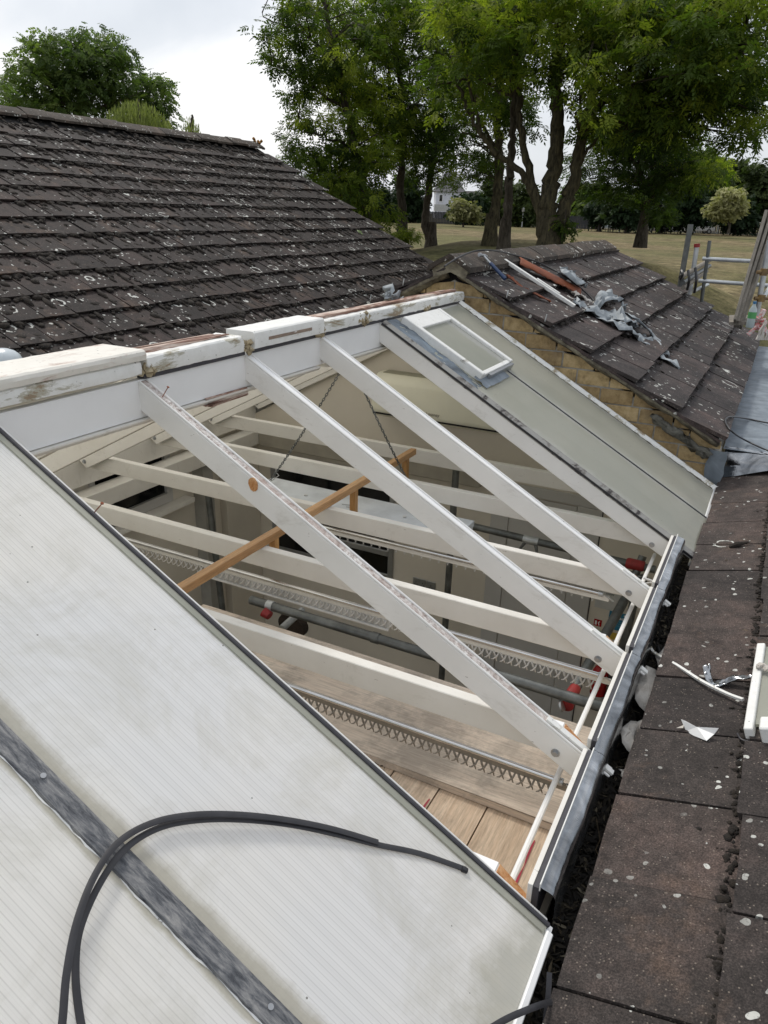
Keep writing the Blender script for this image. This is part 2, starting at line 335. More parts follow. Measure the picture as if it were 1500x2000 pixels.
# polycarbonate sheet with flutes running downslope (along the sheet, i.e. constant Y)
def poly_mat(name, base, tint, flutes=True, dirt=.4, trans=.3, rough=.22, bands=(), xb=None, bcol=(.58, .56, .47)):
    t = MT(name); sep = t.n('ShaderNodeSeparateXYZ'); t.l(t.pos, sep.inputs[0])
    big = t.noise(1.6, 4, .5); col = t.mix(t.ramp(big, [(.38, 0.), (.62, 1.)]), base, tint)
    if flutes:
        y = t.math('MULTIPLY', sep.outputs[1], 1/.0125); wob = t.noise(1.2, 2)
        fr = t.math('FRACT', y); l1 = t.ramp(fr, [(0, .80), (.08, .84), (.16, 1.), (.52, 1.), (.58, .93), (.64, 1.), (.92, 1.), (1, .80)])
        y2 = t.math('FRACT', t.math('MULTIPLY', sep.outputs[1], 1/.047)); l2 = t.ramp(y2, [(0, 1.03), (.5, .965), (1, 1.03)])
        col = t.mix(.85, col, l1, 'MULTIPLY'); col = t.mix(.8, col, l2, 'MULTIPLY'); t.bump(l1, .35, .001)
    else: t.bump(t.noise(4, 3), .06, .01)
    dn = t.noise(3.4, 8, .72, None, .5); col = t.mix(t.ramp(dn, [(.50, 0.), (.72, dirt)]), col, (.48, .47, .38))
    bn = t.noise(9, 7, .7); b0 = t.noise(60, 3, .7)
    for (yb_, wd) in bands:
        d = t.math('DIVIDE', t.math('ABSOLUTE', t.math('SUBTRACT', sep.outputs[1], yb_)), wd)
        f = t.math('ADD', d, t.math('MULTIPLY_ADD', bn, 1.6)); f.node.inputs[1].default_value = 1
        f = t.math('ADD', d, t.math('MULTIPLY', t.math('SUBTRACT', bn, .5), 1.5))
        col = t.mix(t.ramp(f, [(.35, .85), (1.0, .0)]), col, t.mix(b0, bcol, tuple(q*.75 for q in bcol)))
    if xb is not None:
        d = t.math('DIVIDE', t.math('ABSOLUTE', t.math('SUBTRACT', sep.outputs[0], xb)), .09)
        f = t.math('ADD', d, t.math('MULTIPLY', t.math('SUBTRACT', t.noise(5, 7, .7), .5), 2.6))
        col = t.mix(t.ramp(f, [(.3, .75), (1.5, .0)]), col, t.mix(t.noise(14, 5), (.42, .43, .38), (.62, .60, .50)))
    v = t.vor(24); cc = t.n('ShaderNodeSeparateColor'); t.l(v.outputs['Color'], cc.inputs[0])
    sp = t.math('MULTIPLY', t.math('LESS_THAN', v.outputs['Distance'], .055), t.math('GREATER_THAN', cc.outputs[0], .72)); col = t.mix(t.math('MULTIPLY', sp, .8), col, (.12, .12, .10))
    m = t.fin(col, rough, 0, .5); tr = t.n('ShaderNodeBsdfTranslucent'); t.l(col, tr.inputs[0]); ms = t.n('ShaderNodeMixShader'); ms.inputs[0].default_value = trans
    t.l(t.b.outputs[0], ms.inputs[1]); t.l(tr.outputs[0], ms.inputs[2]); t.l(ms.outputs[0], t.t.nodes['Material Output'].inputs[0]); return m
M['poly'] = poly_mat('fluted_polycarbonate', (.93, .925, .895), (.885, .90, .91), trans=.38, bands=((.73+.028, .038), (1.325, .032), (.73-.028, .015)), xb=-.22)
M['frost'] = poly_mat('frosted_dirty_glazing', (.60, .60, .52), (.52, .53, .455), False, .3, .5, .3, bands=((3.80, .13), (4.43, .05), (4.99, .09)), xb=-.2, bcol=(.74, .74, .70))
M['polyl'] = poly_mat('old_cream_sheet', (.86, .83, .75), (.80, .77, .69), False, .2, .8, .4)
M['algae'] = simple('algae_dirt', (.42, .42, .32), (.58, .57, .48), 14, .8, bump=.3, lo=.3, hi=.6)
# weathered glazing bar
t = MT('weathered_glazing_bar'); n1 = t.noise(30, 9, .74, t.map((.5, 2.5, .5)), .3)
M['bar'] = t.fin(t.ramp(n1, [(.34, (.03, .033, .04)), (.46, (.10, .105, .115)), (.58, (.22, .22, .22)), (.72, (.36, .35, .33))]), .7); t.bump(n1, .4, .003)
# grass
t = MT('parched_grass'); n1 = t.noise(.07, 5, .6); n2 = t.noise(1.1, 8, .75, t.map((1, 1, 1))); n3 = t.noise(.35, 4, .6)
col = t.ramp(n2, [(.30, (.095, .075, .038)), (.5, (.205, .162, .088)), (.70, (.34, .275, .155))])
col = t.mix(t.ramp(n1, [(.42, 0.), (.58, .7)]), col, (.125, .13, .05)); col = t.mix(t.ramp(n3, [(.5, 0.), (.7, .45)]), col, (.07, .062, .028))
n4 = t.noise(.9, 7, .8, t.map((1, 1, 1), (0, 0, .6))); col = t.mix(1.0, col, t.ramp(n4, [(.36, .55), (.5, .95), (.62, 1.2)]), 'MULTIPLY'); n5 = t.noise(6, 4, .8); col = t.mix(1.0, col, t.ramp(n5, [(.35, .65), (.6, 1.2)]), 'MULTIPLY'); t.bump(n2, .6, .08); M['grass'] = t.fin(col, .95, 0, .1)
M['pathm'] = simple('pale_path', (.42, .40, .35), rough=.9)
# bark
def bark(name, c1, c2, c3):
    t = MT(name); g = t.noise(6, 8, .7, t.map((3, 3, .8)), .5); col = t.ramp(g, [(.35, c1), (.55, c2), (.75, c3)])
    t.bump(g, .9, .03); return t.fin(col, .95, 0, .1)
M['bark'] = bark('ash_bark', (.030, .026, .021), (.085, .074, .060), (.15, .13, .105))
M['barkm'] = bark('mossy_bark', (.030, .027, .019), (.085, .075, .048), (.16, .135, .065))
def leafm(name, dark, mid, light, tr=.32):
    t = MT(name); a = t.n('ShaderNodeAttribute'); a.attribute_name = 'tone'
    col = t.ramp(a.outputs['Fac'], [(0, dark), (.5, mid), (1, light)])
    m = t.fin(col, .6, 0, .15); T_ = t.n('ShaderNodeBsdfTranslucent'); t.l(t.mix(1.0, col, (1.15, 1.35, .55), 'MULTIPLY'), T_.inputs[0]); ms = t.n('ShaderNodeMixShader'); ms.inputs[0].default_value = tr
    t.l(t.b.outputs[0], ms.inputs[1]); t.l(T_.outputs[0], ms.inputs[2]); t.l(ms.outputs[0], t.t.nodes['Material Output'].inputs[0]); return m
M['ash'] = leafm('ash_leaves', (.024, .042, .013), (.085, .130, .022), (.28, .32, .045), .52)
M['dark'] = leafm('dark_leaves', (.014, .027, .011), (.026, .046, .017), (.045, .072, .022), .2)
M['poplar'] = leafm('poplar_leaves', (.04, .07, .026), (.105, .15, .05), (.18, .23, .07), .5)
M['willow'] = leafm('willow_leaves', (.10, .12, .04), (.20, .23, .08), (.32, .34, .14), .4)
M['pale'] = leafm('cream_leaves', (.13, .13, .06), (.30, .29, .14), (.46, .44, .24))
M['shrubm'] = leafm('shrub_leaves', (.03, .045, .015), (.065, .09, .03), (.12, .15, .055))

# ============================================================ GROUND
def az(px): r = ray(px, 600); return math.atan2(r[0], r[1])
CTRL = []
def cp(px, d, z): a = az(px); CTRL.append((d*math.sin(a), d*math.cos(a), z))
for px in (-400, 200, 500, 750, 1000, 1250, 1500, 1900): cp(px, 6, -3.9); cp(px, 12, -3.8)
for px, d, z in ((1070, 17, -.92), (985, 19, -.97), (955, 22, -.84), (1000, 25, -.72), (930, 25, -.82), (1080, 25, -.74), (1180, 25, -1.25), (1300, 22, -2.6), (1450, 20, -3.0), (1300, 30, -2.4), (1450, 30, -2.6),
                 (840, 27, -1.22), (785, 26, -1.25), (835, 37, -1.85), (900, 38, -1.75), (760, 38, -1.8), (600, 26, -2.5), (400, 26, -3), (1000, 40, -1.9), (1150, 40, -2.1),
                 (1300, 60, -2.25), (1500, 60, -2.3), (850, 65, -1.85), (1000, 65, -2.0), (700, 65, -1.7), (1700, 25, -3)): cp(px, d, z)
for px in (-600, -200, 300, 700, 800, 900, 1000, 1150, 1300, 1450, 1700):
    cp(px, 100, -2.0 if px > 950 else -1.75); cp(px, 160, -2.1 if px > 950 else -1.8); cp(px, 500, -2.3)
CT = np.array(CTRL)
def ground_z(x, y):
    d2 = (CT[:, 0]-x)**2+(CT[:, 1]-y)**2+1.0; w = 1/d2**1.9; return float((w*CT[:, 2]).sum()/w.sum())
gv = []; gf = []
rs = [2, 6, 9, 12, 13.5, 15, 16, 17, 18, 19, 20, 21, 22, 23, 24, 25, 26, 27, 28, 30, 32, 34, 36, 38, 41, 45, 50, 56, 64, 74, 88, 105, 130, 160, 220, 350, 700]
na = 180
for r in rs:
    for k in range(na):
        a = 2*math.pi*k/na; x, y = r*math.sin(a), r*math.cos(a); gv.append((x, y, CZ+ground_z(x, y)))
for i in range(len(rs)-1):
    for k in range(na): k2 = (k+1) % na; gf.append((i*na+k, i*na+k2, (i+1)*na+k2, (i+1)*na+k))
np_mesh('ground', gv, gf, M['grass'], smooth=True, kind='structure', label='parched park grass with a mound under the trees')
def gpt(px, d, dz=0): a = az(px); x, y = d*math.sin(a), d*math.cos(a); return np.array([x, y, CZ+ground_z(x, y)+dz])
m = MB(); m.sheet(lambda u, v: gpt(690+230*u, 35.2+1.6*v+1.5*u, .03), 20, 3); m.build('path', M['pathm'], kind='structure')
m = MB(); m.sheet(lambda u, v: gpt(1080+450*u, 134+5*v, .05), 30, 2); m.build('road', simple('asphalt', (.12, .115, .11)), kind='structure')

# ============================================================ GLAZED ROOF
TH = math.radians(29.0482); tT = math.tan(TH); XR = -2.01
ZR = -1.72-tT*XR
SL = Fr((XR, 0, CZ+ZR), (0, 1, 0), (math.cos(TH), 0, -math.sin(TH)), (math.sin(TH), 0, math.cos(TH)))   # (Y, distance down the slope, height off it)
XL = -2.07
TL_ = math.radians(27.3)
SLL = Fr((XL, 0, CZ+ZR), (0, 1, 0), (-math.cos(TL_), 0, -math.sin(TL_)), (-math.sin(TL_), 0, math.cos(TL_)))
def sl(px, py, h=0):
    P = hit(px, py, SL.o+SL.z*h, SL.z); d = P-SL.o; return float(d[1]), float(d@SL.y)
def slp(px, py, h=0): return hit(px, py, SL.o+SL.z*h, SL.z)
RY = [1.308, 1.945, 2.568, 3.174, 3.81, 4.43, 5.03]
RW, RDp = .045, .09
roof = thing('glazed_roof', (XR, 3.2, CZ+ZR), 'half stripped white timber roof of rafters and ties over the open room', 'roof')
smax = (-.215-XR)/math.cos(TH)
for i, y in enumerate(RY):
    m = MB(); xe = -.215; b0 = 0.0
    # side profile in (s, h) with a plumb cut at both ends
    s1 = (xe-XR)/math.cos(TH); k = math.tan(TH)*RDp
    m.prism([(0, 0), (s1, 0), (s1-k, -RDp), (-k+.0, -RDp)] if False else [(.0, 0), (s1, 0), (s1-k*1.0, -RDp), (.0+.0, -RDp)], SL, y, y+RW, 0)
    for a in (0, RW-.008): m.box((y+a, 0.0, .0005), (y+a+.008, s1+(.03 if i else 0), .009), SL)
    if i in (0, 5, 6): pass
    r = m.build('rafter', M['rafter'], roof, bevel=.0025, label={1: 'rafter with grimy glazing groove and bare knot hole'}.get(i))
    g = MB(); g.box((y+.0085, .0, .0006), (y+RW-.0085, s1+.02, .004), SL)
    gm = M['oldwood'] if i in (1,) else M['white']; g.build('glazing_groove', M['groove'] if i == 1 else gm, r)
    if i >= 1:
        g = MB(); g.box((y+.014, smax-.22, .0045), (y+RW-.012, smax+.035, .013), SL); g.build('fixing_bar', M['peelw'] if i != 1 else M['peel'], r)
    # bolt near the foot
    if 1 <= i <= 4:
        bp = {1: (1085, 1470), 2: (1168, 1287), 3: (1228, 1158), 4: (1273, 1064)}[i]; P = hY(*bp, y)
        g = MB(); g.tube([P+[0, .001, 0], P-[0, .003, 0]], .0145, 14); g.tube([P-[0, .003, 0], P-[0, .011, 0]], .0095, 6); g.build('bolt', M['alu'], r, smooth=40)
P0 = hY(495, 946, RY[1]); m = MB(); m.tube([P0+[0, .001, 0], P0-[0, .0025, 0]], .02, 12, squash=1.3); m.build('knot_hole', M['endgrain'], roof, jitter=.001)
# the nail left in the first rafter
a_ = SL(RY[1]+.022, .10, 0); m = MB(); m.tube([a_, a_+SL.z*.045+[0, .012, 0]], .0016, 6); m.tube([a_+SL.z*.045+[0, .012, 0], a_+SL.z*.0475+[0, .0125, 0]], .005, 8); m.build('nail', M['rust'], roof)
a_ = SL(RY[0]+.035, sl(190, 1001)[1], 0); m = MB(); m.tube([a_, a_+SL.z*.04+[.01, .012, 0]], .0016, 6); m.tube([a_+SL.z*.04+[.01, .012, 0], a_+SL.z*.043+[.01, .0125, 0]], .005, 8); m.build('nail', M['rust'], roof)
# ties
ZT = -1.535
for i, y in enumerate(RY[:6]):
    y0 = y+RW+.002; xe = -.358
    m = MB(); m.prism([(-3.86, ZT), (xe, ZT), (xe+.09, ZT-.074), (xe+.09, ZT-.10), (-3.86, ZT-.10)], WF, y0, y0+.045, 1); tie = m.build('tie_beam', M['cream'], roof, bevel=.003)
    e = MB(); th = math.atan2(.074, .09); ex = np.array([math.cos(th), 0, -math.sin(th)]); en = np.array([math.sin(th), 0, math.cos(th)])
    fr = Fr((xe, y0, CZ+ZT), ex, (0, 1, 0), en); e.box((.002, .001, -.004), (.115, .044, .002), fr); e.build('end_grain', M['endgrain'] if i != 2 else M['pine'], tie, bevel=.001)
    c = MB(); c.box((xe-.16, y0+.001, ZT), (xe-.002, y0+.044, ZT+.003)); c.build('painted_end', M['white'], tie)
# left-hand slope seen from below
for i, y in enumerate(RY[1:], 1):
    m = MB(); sL = (3.89+XL)/math.cos(TL_); m.prism([(0, 0), (sL+.02, 0), (sL-.03, -RDp-.01), (0, -RDp-.01)], SLL, y, y+RW, 0); lr = m.build('rafter', M['cream'], roof, bevel=.0025)
    if i >= 2:
        P = np.array([-3.83, y, CZ-1.572]); g = MB(); g.tube([P+[0, .001, 0], P-[0, .003, 0]], .015, 14); g.tube([P-[0, .003, 0], P-[0, .011, 0]], .010, 6); g.build('bolt', M['alu'], lr, smooth=40)
ys = [1.0]+[q+RW/2 for q in RY[1:]]+[5.13]
for a, b in zip(ys[:-1], ys[1:]):
    m = MB(); m.sheet(lambda u, v, a=a, b=b: SLL(a+.002+(b-a-.004)*u, 2.20*v, .010), 2, 4); m.build('roof_panel', M['polyl'], roof)
m = MB(); m.box((-4.00, .9, -1.76), (-3.893, 5.1, -1.575)); m.build('wall_plate', M['cream'], roof, bevel=.004)
m = MB(); m.box((-3.93, .9, -1.92), (-3.80, 5.1, -1.80)); m.build('wall_plate', M['cream'], roof, bevel=.004)
# ridge board, bed mould, cap pieces
m = MB(); m.box((XR-.035, 1.0, -.735), (XR, 5.1, -.595)); rb = m.build('ridge_board', M['white'], roof, bevel=.002)
m = MB(); m.prism([(XR-.05, -.757), (XR+.006, -.757), (XR+.018, -.744), (XR+.018, -.738), (XR-.05, -.738)], WF, 1.0, 3.15, 1); m.build('bed_mould', M['cream'], rb)
m = MB(); m.prism([(XR-.05, -.757), (XR+.006, -.757), (XR+.018, -.744), (XR+.018, -.738), (XR-.05, -.738)], WF, 3.23, 5.1, 1); m.build('bed_mould', M['cream'], rb)
m = MB()
for k in range(9):
    yy = 2.30+rng.uniform(-.03, .03); m.box((XR+.002+.004*rng.random(), yy, -.768+k*.004), (XR+.012+.008*rng.random(), 2.56, -.766+k*.004))
m.build('split_timber', M['split'], rb, jitter=.002)
m = MB(); m.box((XR-.03, 1.97, -.594), (XR+.010, 2.56, -.578)); m.build('gasket', M['gasket'], roof, bevel=.002)
m = MB(); m.box((XR-.03, 2.62, -.594), (XR+.010, 5.08, -.578)); m.build('gasket', M['gasket'], roof, bevel=.002)
def cap(y0, y1, z0, z1, x0, x1, mat, jit=.0015, top=None, label=None):
    n = max(6, int((y1-y0)/.03)); m = MB()
    prof = [(x0, z0), (x1, z0), (x1+.004, (z0+z1)/2), (x1, z1-.006), (x1-.008, z1), (x0, z1)]
    b = len(m.v); K = len(prof)
    for i in range(n+1):
        y = y0+(y1-y0)*i/n
        for (p, q) in prof: m.v.append(WF(p+rng.normal(0, jit), y, q+rng.normal(0, jit)))
    for i in range(n):
        for k in range(K): m.f.append([b+i*K+k, b+i*K+(k+1) % K, b+(i+1)*K+(k+1) % K, b+(i+1)*K+k]); m.m.append(0)
    m.f.append([b+k for k in range(K)][::-1]); m.f.append([b+n*K+k for k in range(K)]); m.m += [0, 0]
    o = m.build('ridge_cap', mat, roof, smooth=25, label=label)
    if top:
        q = MB()
        for k in range(3): q.box((x0+.01+.03*k, y0+.01+.02*rng.random(), z1), (x0+.035+.03*k, y1-.02-.05*rng.random(), z1+.008+.004*rng.random()))
        q.build('wood_splinter', M['split'], o, jitter=.003)
    return o
cap(.95, 1.955, -.575, -.525, -2.16, XR+.012, M['peel'], .0005); cap(.9, 1.975, -.523, -.487, -2.20, XR+.020, M['peelpink'], .0005, label='thick chalky cap piece')
cap(1.98, 2.545, -.577, -.513, -2.14, XR+.016, M['peel'], .001, True)
c3 = cap(2.60, 3.165, -.572, -.500, -2.13, XR+.030, M['peelw'], .0004)
m = MB(); m.box((XR+.031, 2.70, -.546), (XR+.0345, 3.05, -.532)); m.build('slot', M['oldwood'], c3)
cap(3.17, 5.04, -.577, -.520, -2.14, XR+.014, M['peel'], .001, True)
for yy in (1.99, 2.575, 3.60, 4.42, 3.175):                      # expanding-foam lumps at the joints
    m = MB()
    for k in range(10):
        c = WF(XR+.012+rng.normal(0, .006), yy+rng.normal(0, .022), -.56+rng.normal(0, .018)); m.tube([c-[0, 0, .012], c, c+[0, 0, .012]], [.005, .014, .004], 6)
    m.build('filler_lump', simple('old_brown_filler', (.30, .24, .14), (.42, .36, .25), 30, .9) if yy == 1.99 else bpy.data.materials['old_brown_filler'], roof, smooth=60, jitter=.003)
# near polycarbonate sheets
def sheet(y0, y1, s0, s1, mat, nm='roof_panel', h=.013, th=.016, **kw):
    m = MB(); m.sheet(lambda u, v: SL(y0+(y1-y0)*u, s0+(s1-s0)*v, h+.002*math.sin(3*u*math.pi)), 6, 10)
    if True:
        for (p, q) in (((y0, s0), (y0+.002, s1)), ((y1-.002, s0), (y1, s1)), ((y0+.0021, s1-.002), (y1-.0021, s1))): m.box((p[0], p[1], h-th), (q[0], q[1], h-.001), SL)
    return m.build(nm, mat, roof, **kw)
YJ = .730
sheet(YJ+.005, RY[0]+.020, .015, 2.055, M['poly'], label='wide fluted polycarbonate sheet crossed by a black strip')
sheet(.12, YJ-.005, .015, 2.055, M['poly']); sheet(-.5, .11, .015, 2.055, M['poly'])
m = MB(); m.prism([(YJ-.025, .013), (YJ+.025, .013), (YJ+.023, .021), (YJ+.010, .025), (YJ-.010, .025), (YJ-.023, .021)], SL, .0, 2.075, 1)
gb = m.build('glazing_bar', M['bar'], roof, smooth=20)
for s_ in (.35, 1.0, 1.62): m = MB(); m.tube([SL(YJ, s_, .026), SL(YJ, s_, .030)], .006, 10); m.build('screw', M['alu'], gb)
m = MB(); m.sheet(lambda u, v: SL(YJ-.0245-.003*v-.001*math.sin(40*u)-.0015*math.sin(93*u), 2.08*u, .0155-.001*v), 120, 1); m.build('sealant_edge', M['peelw'], gb, jitter=.0007)
ye = RY[0]+.020
m = MB(); m.box((ye-.002, .01, -.012), (ye+.010, 2.06, .020), SL); m.build('edge_gasket', M['gasket'], roof, bevel=.003)
m = MB(); m.box((ye-.026, .01, .0155), (ye-.010, 2.05, .0185), SL); m.build('edge_strip', M['alu'] if False else M['frost'], roof, bevel=.001)
m = MB(); m.box((-.45, 2.056, -.055), (ye-.012, 2.074, .022), SL); m.build('end_trim', M['white'], roof, bevel=.003)
# far frosted panes
ya, yb, yc = RY[4]+.022, sl(1200, 885)[0], 5.0
yb = 4.43
sheet(ya, yb-.006, .02, 2.13, M['frost'], label='frosted pane below the roof vent'); sheet(yb+.006, yc-.02, .02, 2.11, M['frost'])
m = MB(); m.box((yb-.0065, .56, .006), (yb+.0065, 2.12, .017), SL); m.build('gasket', M['black'], roof)
m = MB(); m.prism([(ya-.024, -.002), (ya+.022, -.002), (ya+.022, .022), (ya+.01, .028), (ya+.004, .018), (ya-.006, .026), (ya-.018, .012), (ya-.024, .010)], SL, .01, 2.15, 1); m.build('glazing_bar', peel_mat('grimy_bar_paint', (.42, .41, .38), (.06, .05, .05), .5, (.20, .18, .16)), roof)
m = MB(); m.box((ya-.027, .01, .004), (ya-.023, 2.12, .016), SL); m.build('gasket', M['black'], roof)
m = MB(); m.prism([(yc-.045, .0), (yc+.012, .0), (yc+.012, .022), (yc+.002, .032), (yc-.014, .032), (yc-.024, .020), (yc-.045, .017)], SL, .0, 2.17, 1); m.build('verge_trim', M['peel'], roof, smooth=20)
m = MB(); m.sheet(lambda u, v: SL(yc-.046-.008*v, 2.1*u, .018-.003*v), 90, 1); m.build('sealant_edge', M['mortar'], roof, jitter=.002)
m = MB(); m.box((ya+.0, 2.131, -.05), (yb-.005, 2.150, .018), SL); m.build('end_trim', M['white'], roof, bevel=.003)
m = MB(); m.box((yb+.005, 2.111, -.05), (yc-.02, 2.130, .018), SL); m.build('end_trim', M['white'], roof, bevel=.003)
m = MB(); m.sheet(lambda u, v: SL(ya+.012+(.15-.05*u)*v, .01+.66*u, .019+.004*math.sin(14*u+5*v)), 30, 5); m.build('lead_apron', M['leada'], roof, smooth=60, jitter=.002)
m = MB(); m.sheet(lambda u, v: SL(ya+.12+(.40)*v, .60+.10*u, .022+.01*(1-u)), 6, 12); m.build('lead_apron', M['leadf'], roof, smooth=60, jitter=.002)
# opening roof vent
TL, TR, BR, BL = sl(788, 619, .055), sl(862, 600, .055), sl(998, 708, .055), sl(942, 733, .055)
vy0, vy1 = (TL[0]+BL[0])/2, (TR[0]+BR[0])/2; vs0, vs1 = (TL[1]+TR[1])/2, (BL[1]+BR[1])/2
print('vent', TL, TR, BR, BL)
tk = .015; VF = Fr(SL(vy0, vs0, .045), SL.x, (SL.y*1.0+SL.z*tk)/np.linalg.norm(SL.y+SL.z*tk), (SL.z-SL.y*tk)/np.linalg.norm(SL.z-SL.y*tk))
VL = vs1-vs0; VW = vy1-vy0
vent = MB(); vent.box((.0, .0, -.045), (.038, VL, .012), VF); vent.box((VW-.038, .0, -.045), (VW, VL, .012), VF); vent.box((.039, .0, -.045), (VW-.039, .12, .010), VF); vent.box((.039, VL-.03, -.045), (VW-.039, VL-.0, .002), VF)
v = vent.build('roof_vent', M['peelw'], roof, bevel=.004, label='white framed opening vent propped on the far pane')
g = MB(); g.box((.038, .12, -.02), (VW-.038, VL-.03, -.006), VF); g.build('pane', M['frost'], v)
g = MB(); g.box((.10, VL+.004, -.045), (VW-.01, VL+.022, .0), VF); g.build('drip_bar', M['alu'], v, bevel=.002)
g = MB(); g.box((.004, .02, -.07), (.014, VL-.02, -.046), VF); g.box((VW-.014, .02, -.07), (VW-.004, VL-.02, -.046), VF); g.build('kerb', M['gasket'], v)
# eaves upstand, gasket, lead roll
YG0, YG1 = 1.372, 3.87
segs = [YG0]+[q for q in RY[1:5]]; segs[-1] = 3.83
for a, b in zip(segs[:-1], segs[1:]):
    a2, b2 = a+(RW+.003 if a != YG0 else 0), b-.003; a3 = a+.0015
    m = MB(); m.box((-.275, a2, -1.70), (-.262, b2, -1.530)); up = m.build('eaves_upstand', M['cream'], roof, bevel=.001)
    m = MB(); m.box((-.2605, a2, -1.66), (-.246, b2, -1.532)); m.build('gasket', M['gasket'], up)
    n = 60; m = MB(); sd_ = rng.random()*9
    def lf(u, v, a2=a3, b2=b, sd_=sd_):
        y = a2+(b2-a2)*u; an = v*1.62*math.pi/1.62
        dent = .0014*math.sin(9*u+sd_)*math.sin(7*v)+.0004*math.sin(23*u+sd_*2+5*v)+.0006*math.sin(41*u+9*v)*max(0, .35-v)
        if v < .25: q = v/.25; return WF(-.245+.016*q, y, -1.527-.006*q+dent*.5)
        q = (v-.25)/.75; an = q*math.pi*.62; R_ = .027+dent
        return WF(-.229+R_*math.sin(an)*1.0, y, -1.533-.027+R_*math.cos(an)-max(0, q-.60)*.30)
    m.sheet(lf, n, 14); m.build('lead_roll', M['lead'], roof, smooth=60, jitter=.00025)
    m = MB(); m.box((-.246, a2, -1.540), (-.243, b2, -1.517)); m.build('lead_lip_highlight', M['peelw'], up)  # thin white strip; its white also paints in the highlight along the lead edge
# ============================================================ DEBRIS GUTTER between the roofs
m = MB()
m.sheet(lambda u, v: WF(-.24+.22*v, -.4+5.9*u, -1.735+.012*math.sin(40*u)+.01*math.sin(97*u+4*v)), 120, 6)
m.build('valley_gutter', M['dirt'], kind='structure', label='black leaf filled valley gutter between the roofs', jitter=.003)
V = []; F = []; 
for k in range(6500):
    y = rng.uniform(.3, 5.15); x = rng.uniform(-.215, -.105); z = -1.722+rng.uniform(0, .018); L_ = rng.uniform(.008, .026); w_ = L_*rng.uniform(.2, .5)
    a = rng.uniform(0, 6.28); d = np.array([math.cos(a), math.sin(a), rng.normal(0, .35)])*L_; e_ = np.array([-math.sin(a), math.cos(a), rng.normal(0, .5)])*w_; c = WF(x, y, z); b = len(V)
    V += [c-d, c+e_*.6, c+d, c-e_*.6]; F.append((b, b+1, b+2, b+3))
tn = rng.random(len(F))**3
t = MT('gutter_litter'); at = t.n('ShaderNodeAttribute'); at.attribute_name = 'tone'; M['glit'] = t.fin(t.ramp(at.outputs['Fac'], [(0, (.012, .010, .008)), (.5, (.035, .028, .018)), (.85, (.10, .08, .05)), (1, (.24, .21, .15))]), .85)
np_mesh('leaf_litter', V, F, M['glit'], tone=tn, label='dead leaves and twigs heaped in the valley gutter', kind='stuff')
for (pts, lab) in (([(1310, 1640), (1290, 1655)], ''),):
    pass
def twig(name, pix, z, r, mat, label, cat, **kw):
    m = MB(); m.tube([hZ(px, py, z+dz) for px, py, dz in pix], r, 6); return m.build(name, mat, smooth=60, label=label, cat=cat, **kw)
twig('twig', [(1215, 1800, .0), (1205, 1850, .012), (1180, 1880, .015), (1170, 1930, .01), (1165, 1965, 0)], -1.705, .0022, M['litter'], 'long curved dry stem lying in the gutter below the big sheet', 'twig')
twig('twig', [(1165, 1600, .0), (1172, 1640, .015), (1163, 1660, .012), (1175, 1680, 0)], -1.70, .0015, M['litter'], 'thin bent straw in the gutter beside the lead roll', 'twig')

# ============================================================ TILES
def tile_mesh(name, w, L, th, seed, mat):
    r = np.random.default_rng(seed); m = MB()
    n = 5; xs = np.linspace(0, w, n+1)
    prof = [0+r.normal(0, .0012)-.0 for _ in xs]
    b = len(m.v)
    for (sv, hz) in ((0, th*.3), (L, th)):
        for i, x in enumerate(xs): m.v.append(np.array([x, sv+(prof[i] if sv else 0), hz+(r.normal(0, .0006) if sv else 0)]))
    for i, x in enumerate(xs): m.v.append(np.array([x, L+prof[i]-.004, 0]))
    for i in range(n):
        m.f.append([b+i, b+i+1, b+n+2+i, b+n+1+i]); m.f.append([b+n+1+i, b+n+2+i, b+2*n+3+i, b+2*n+2+i]); m.m += [0, 0]
    o = len(m.v); m.v += [np.array([0, 0, -.004]), np.array([w, 0, -.004])]
    m.f.append([b, b+n+1, b+2*n+2, o]); m.f.append([b+n, o+1, b+3*n+2, b+2*n+1]); m.m += [0, 0]
    me = bpy.data.meshes.new(name); me.from_pydata([tuple(q) for q in m.v], [], m.f); me.materials.append(mat)
    bm = bmesh.new(); bm.from_mesh(me); bmesh.ops.recalc_face_normals(bm, faces=bm.faces); 
    if sum(f.normal.z for f in bm.faces) < 0: bmesh.ops.reverse_faces(bm, faces=bm.faces)
    bm.to_mesh(me); bm.free(); return me
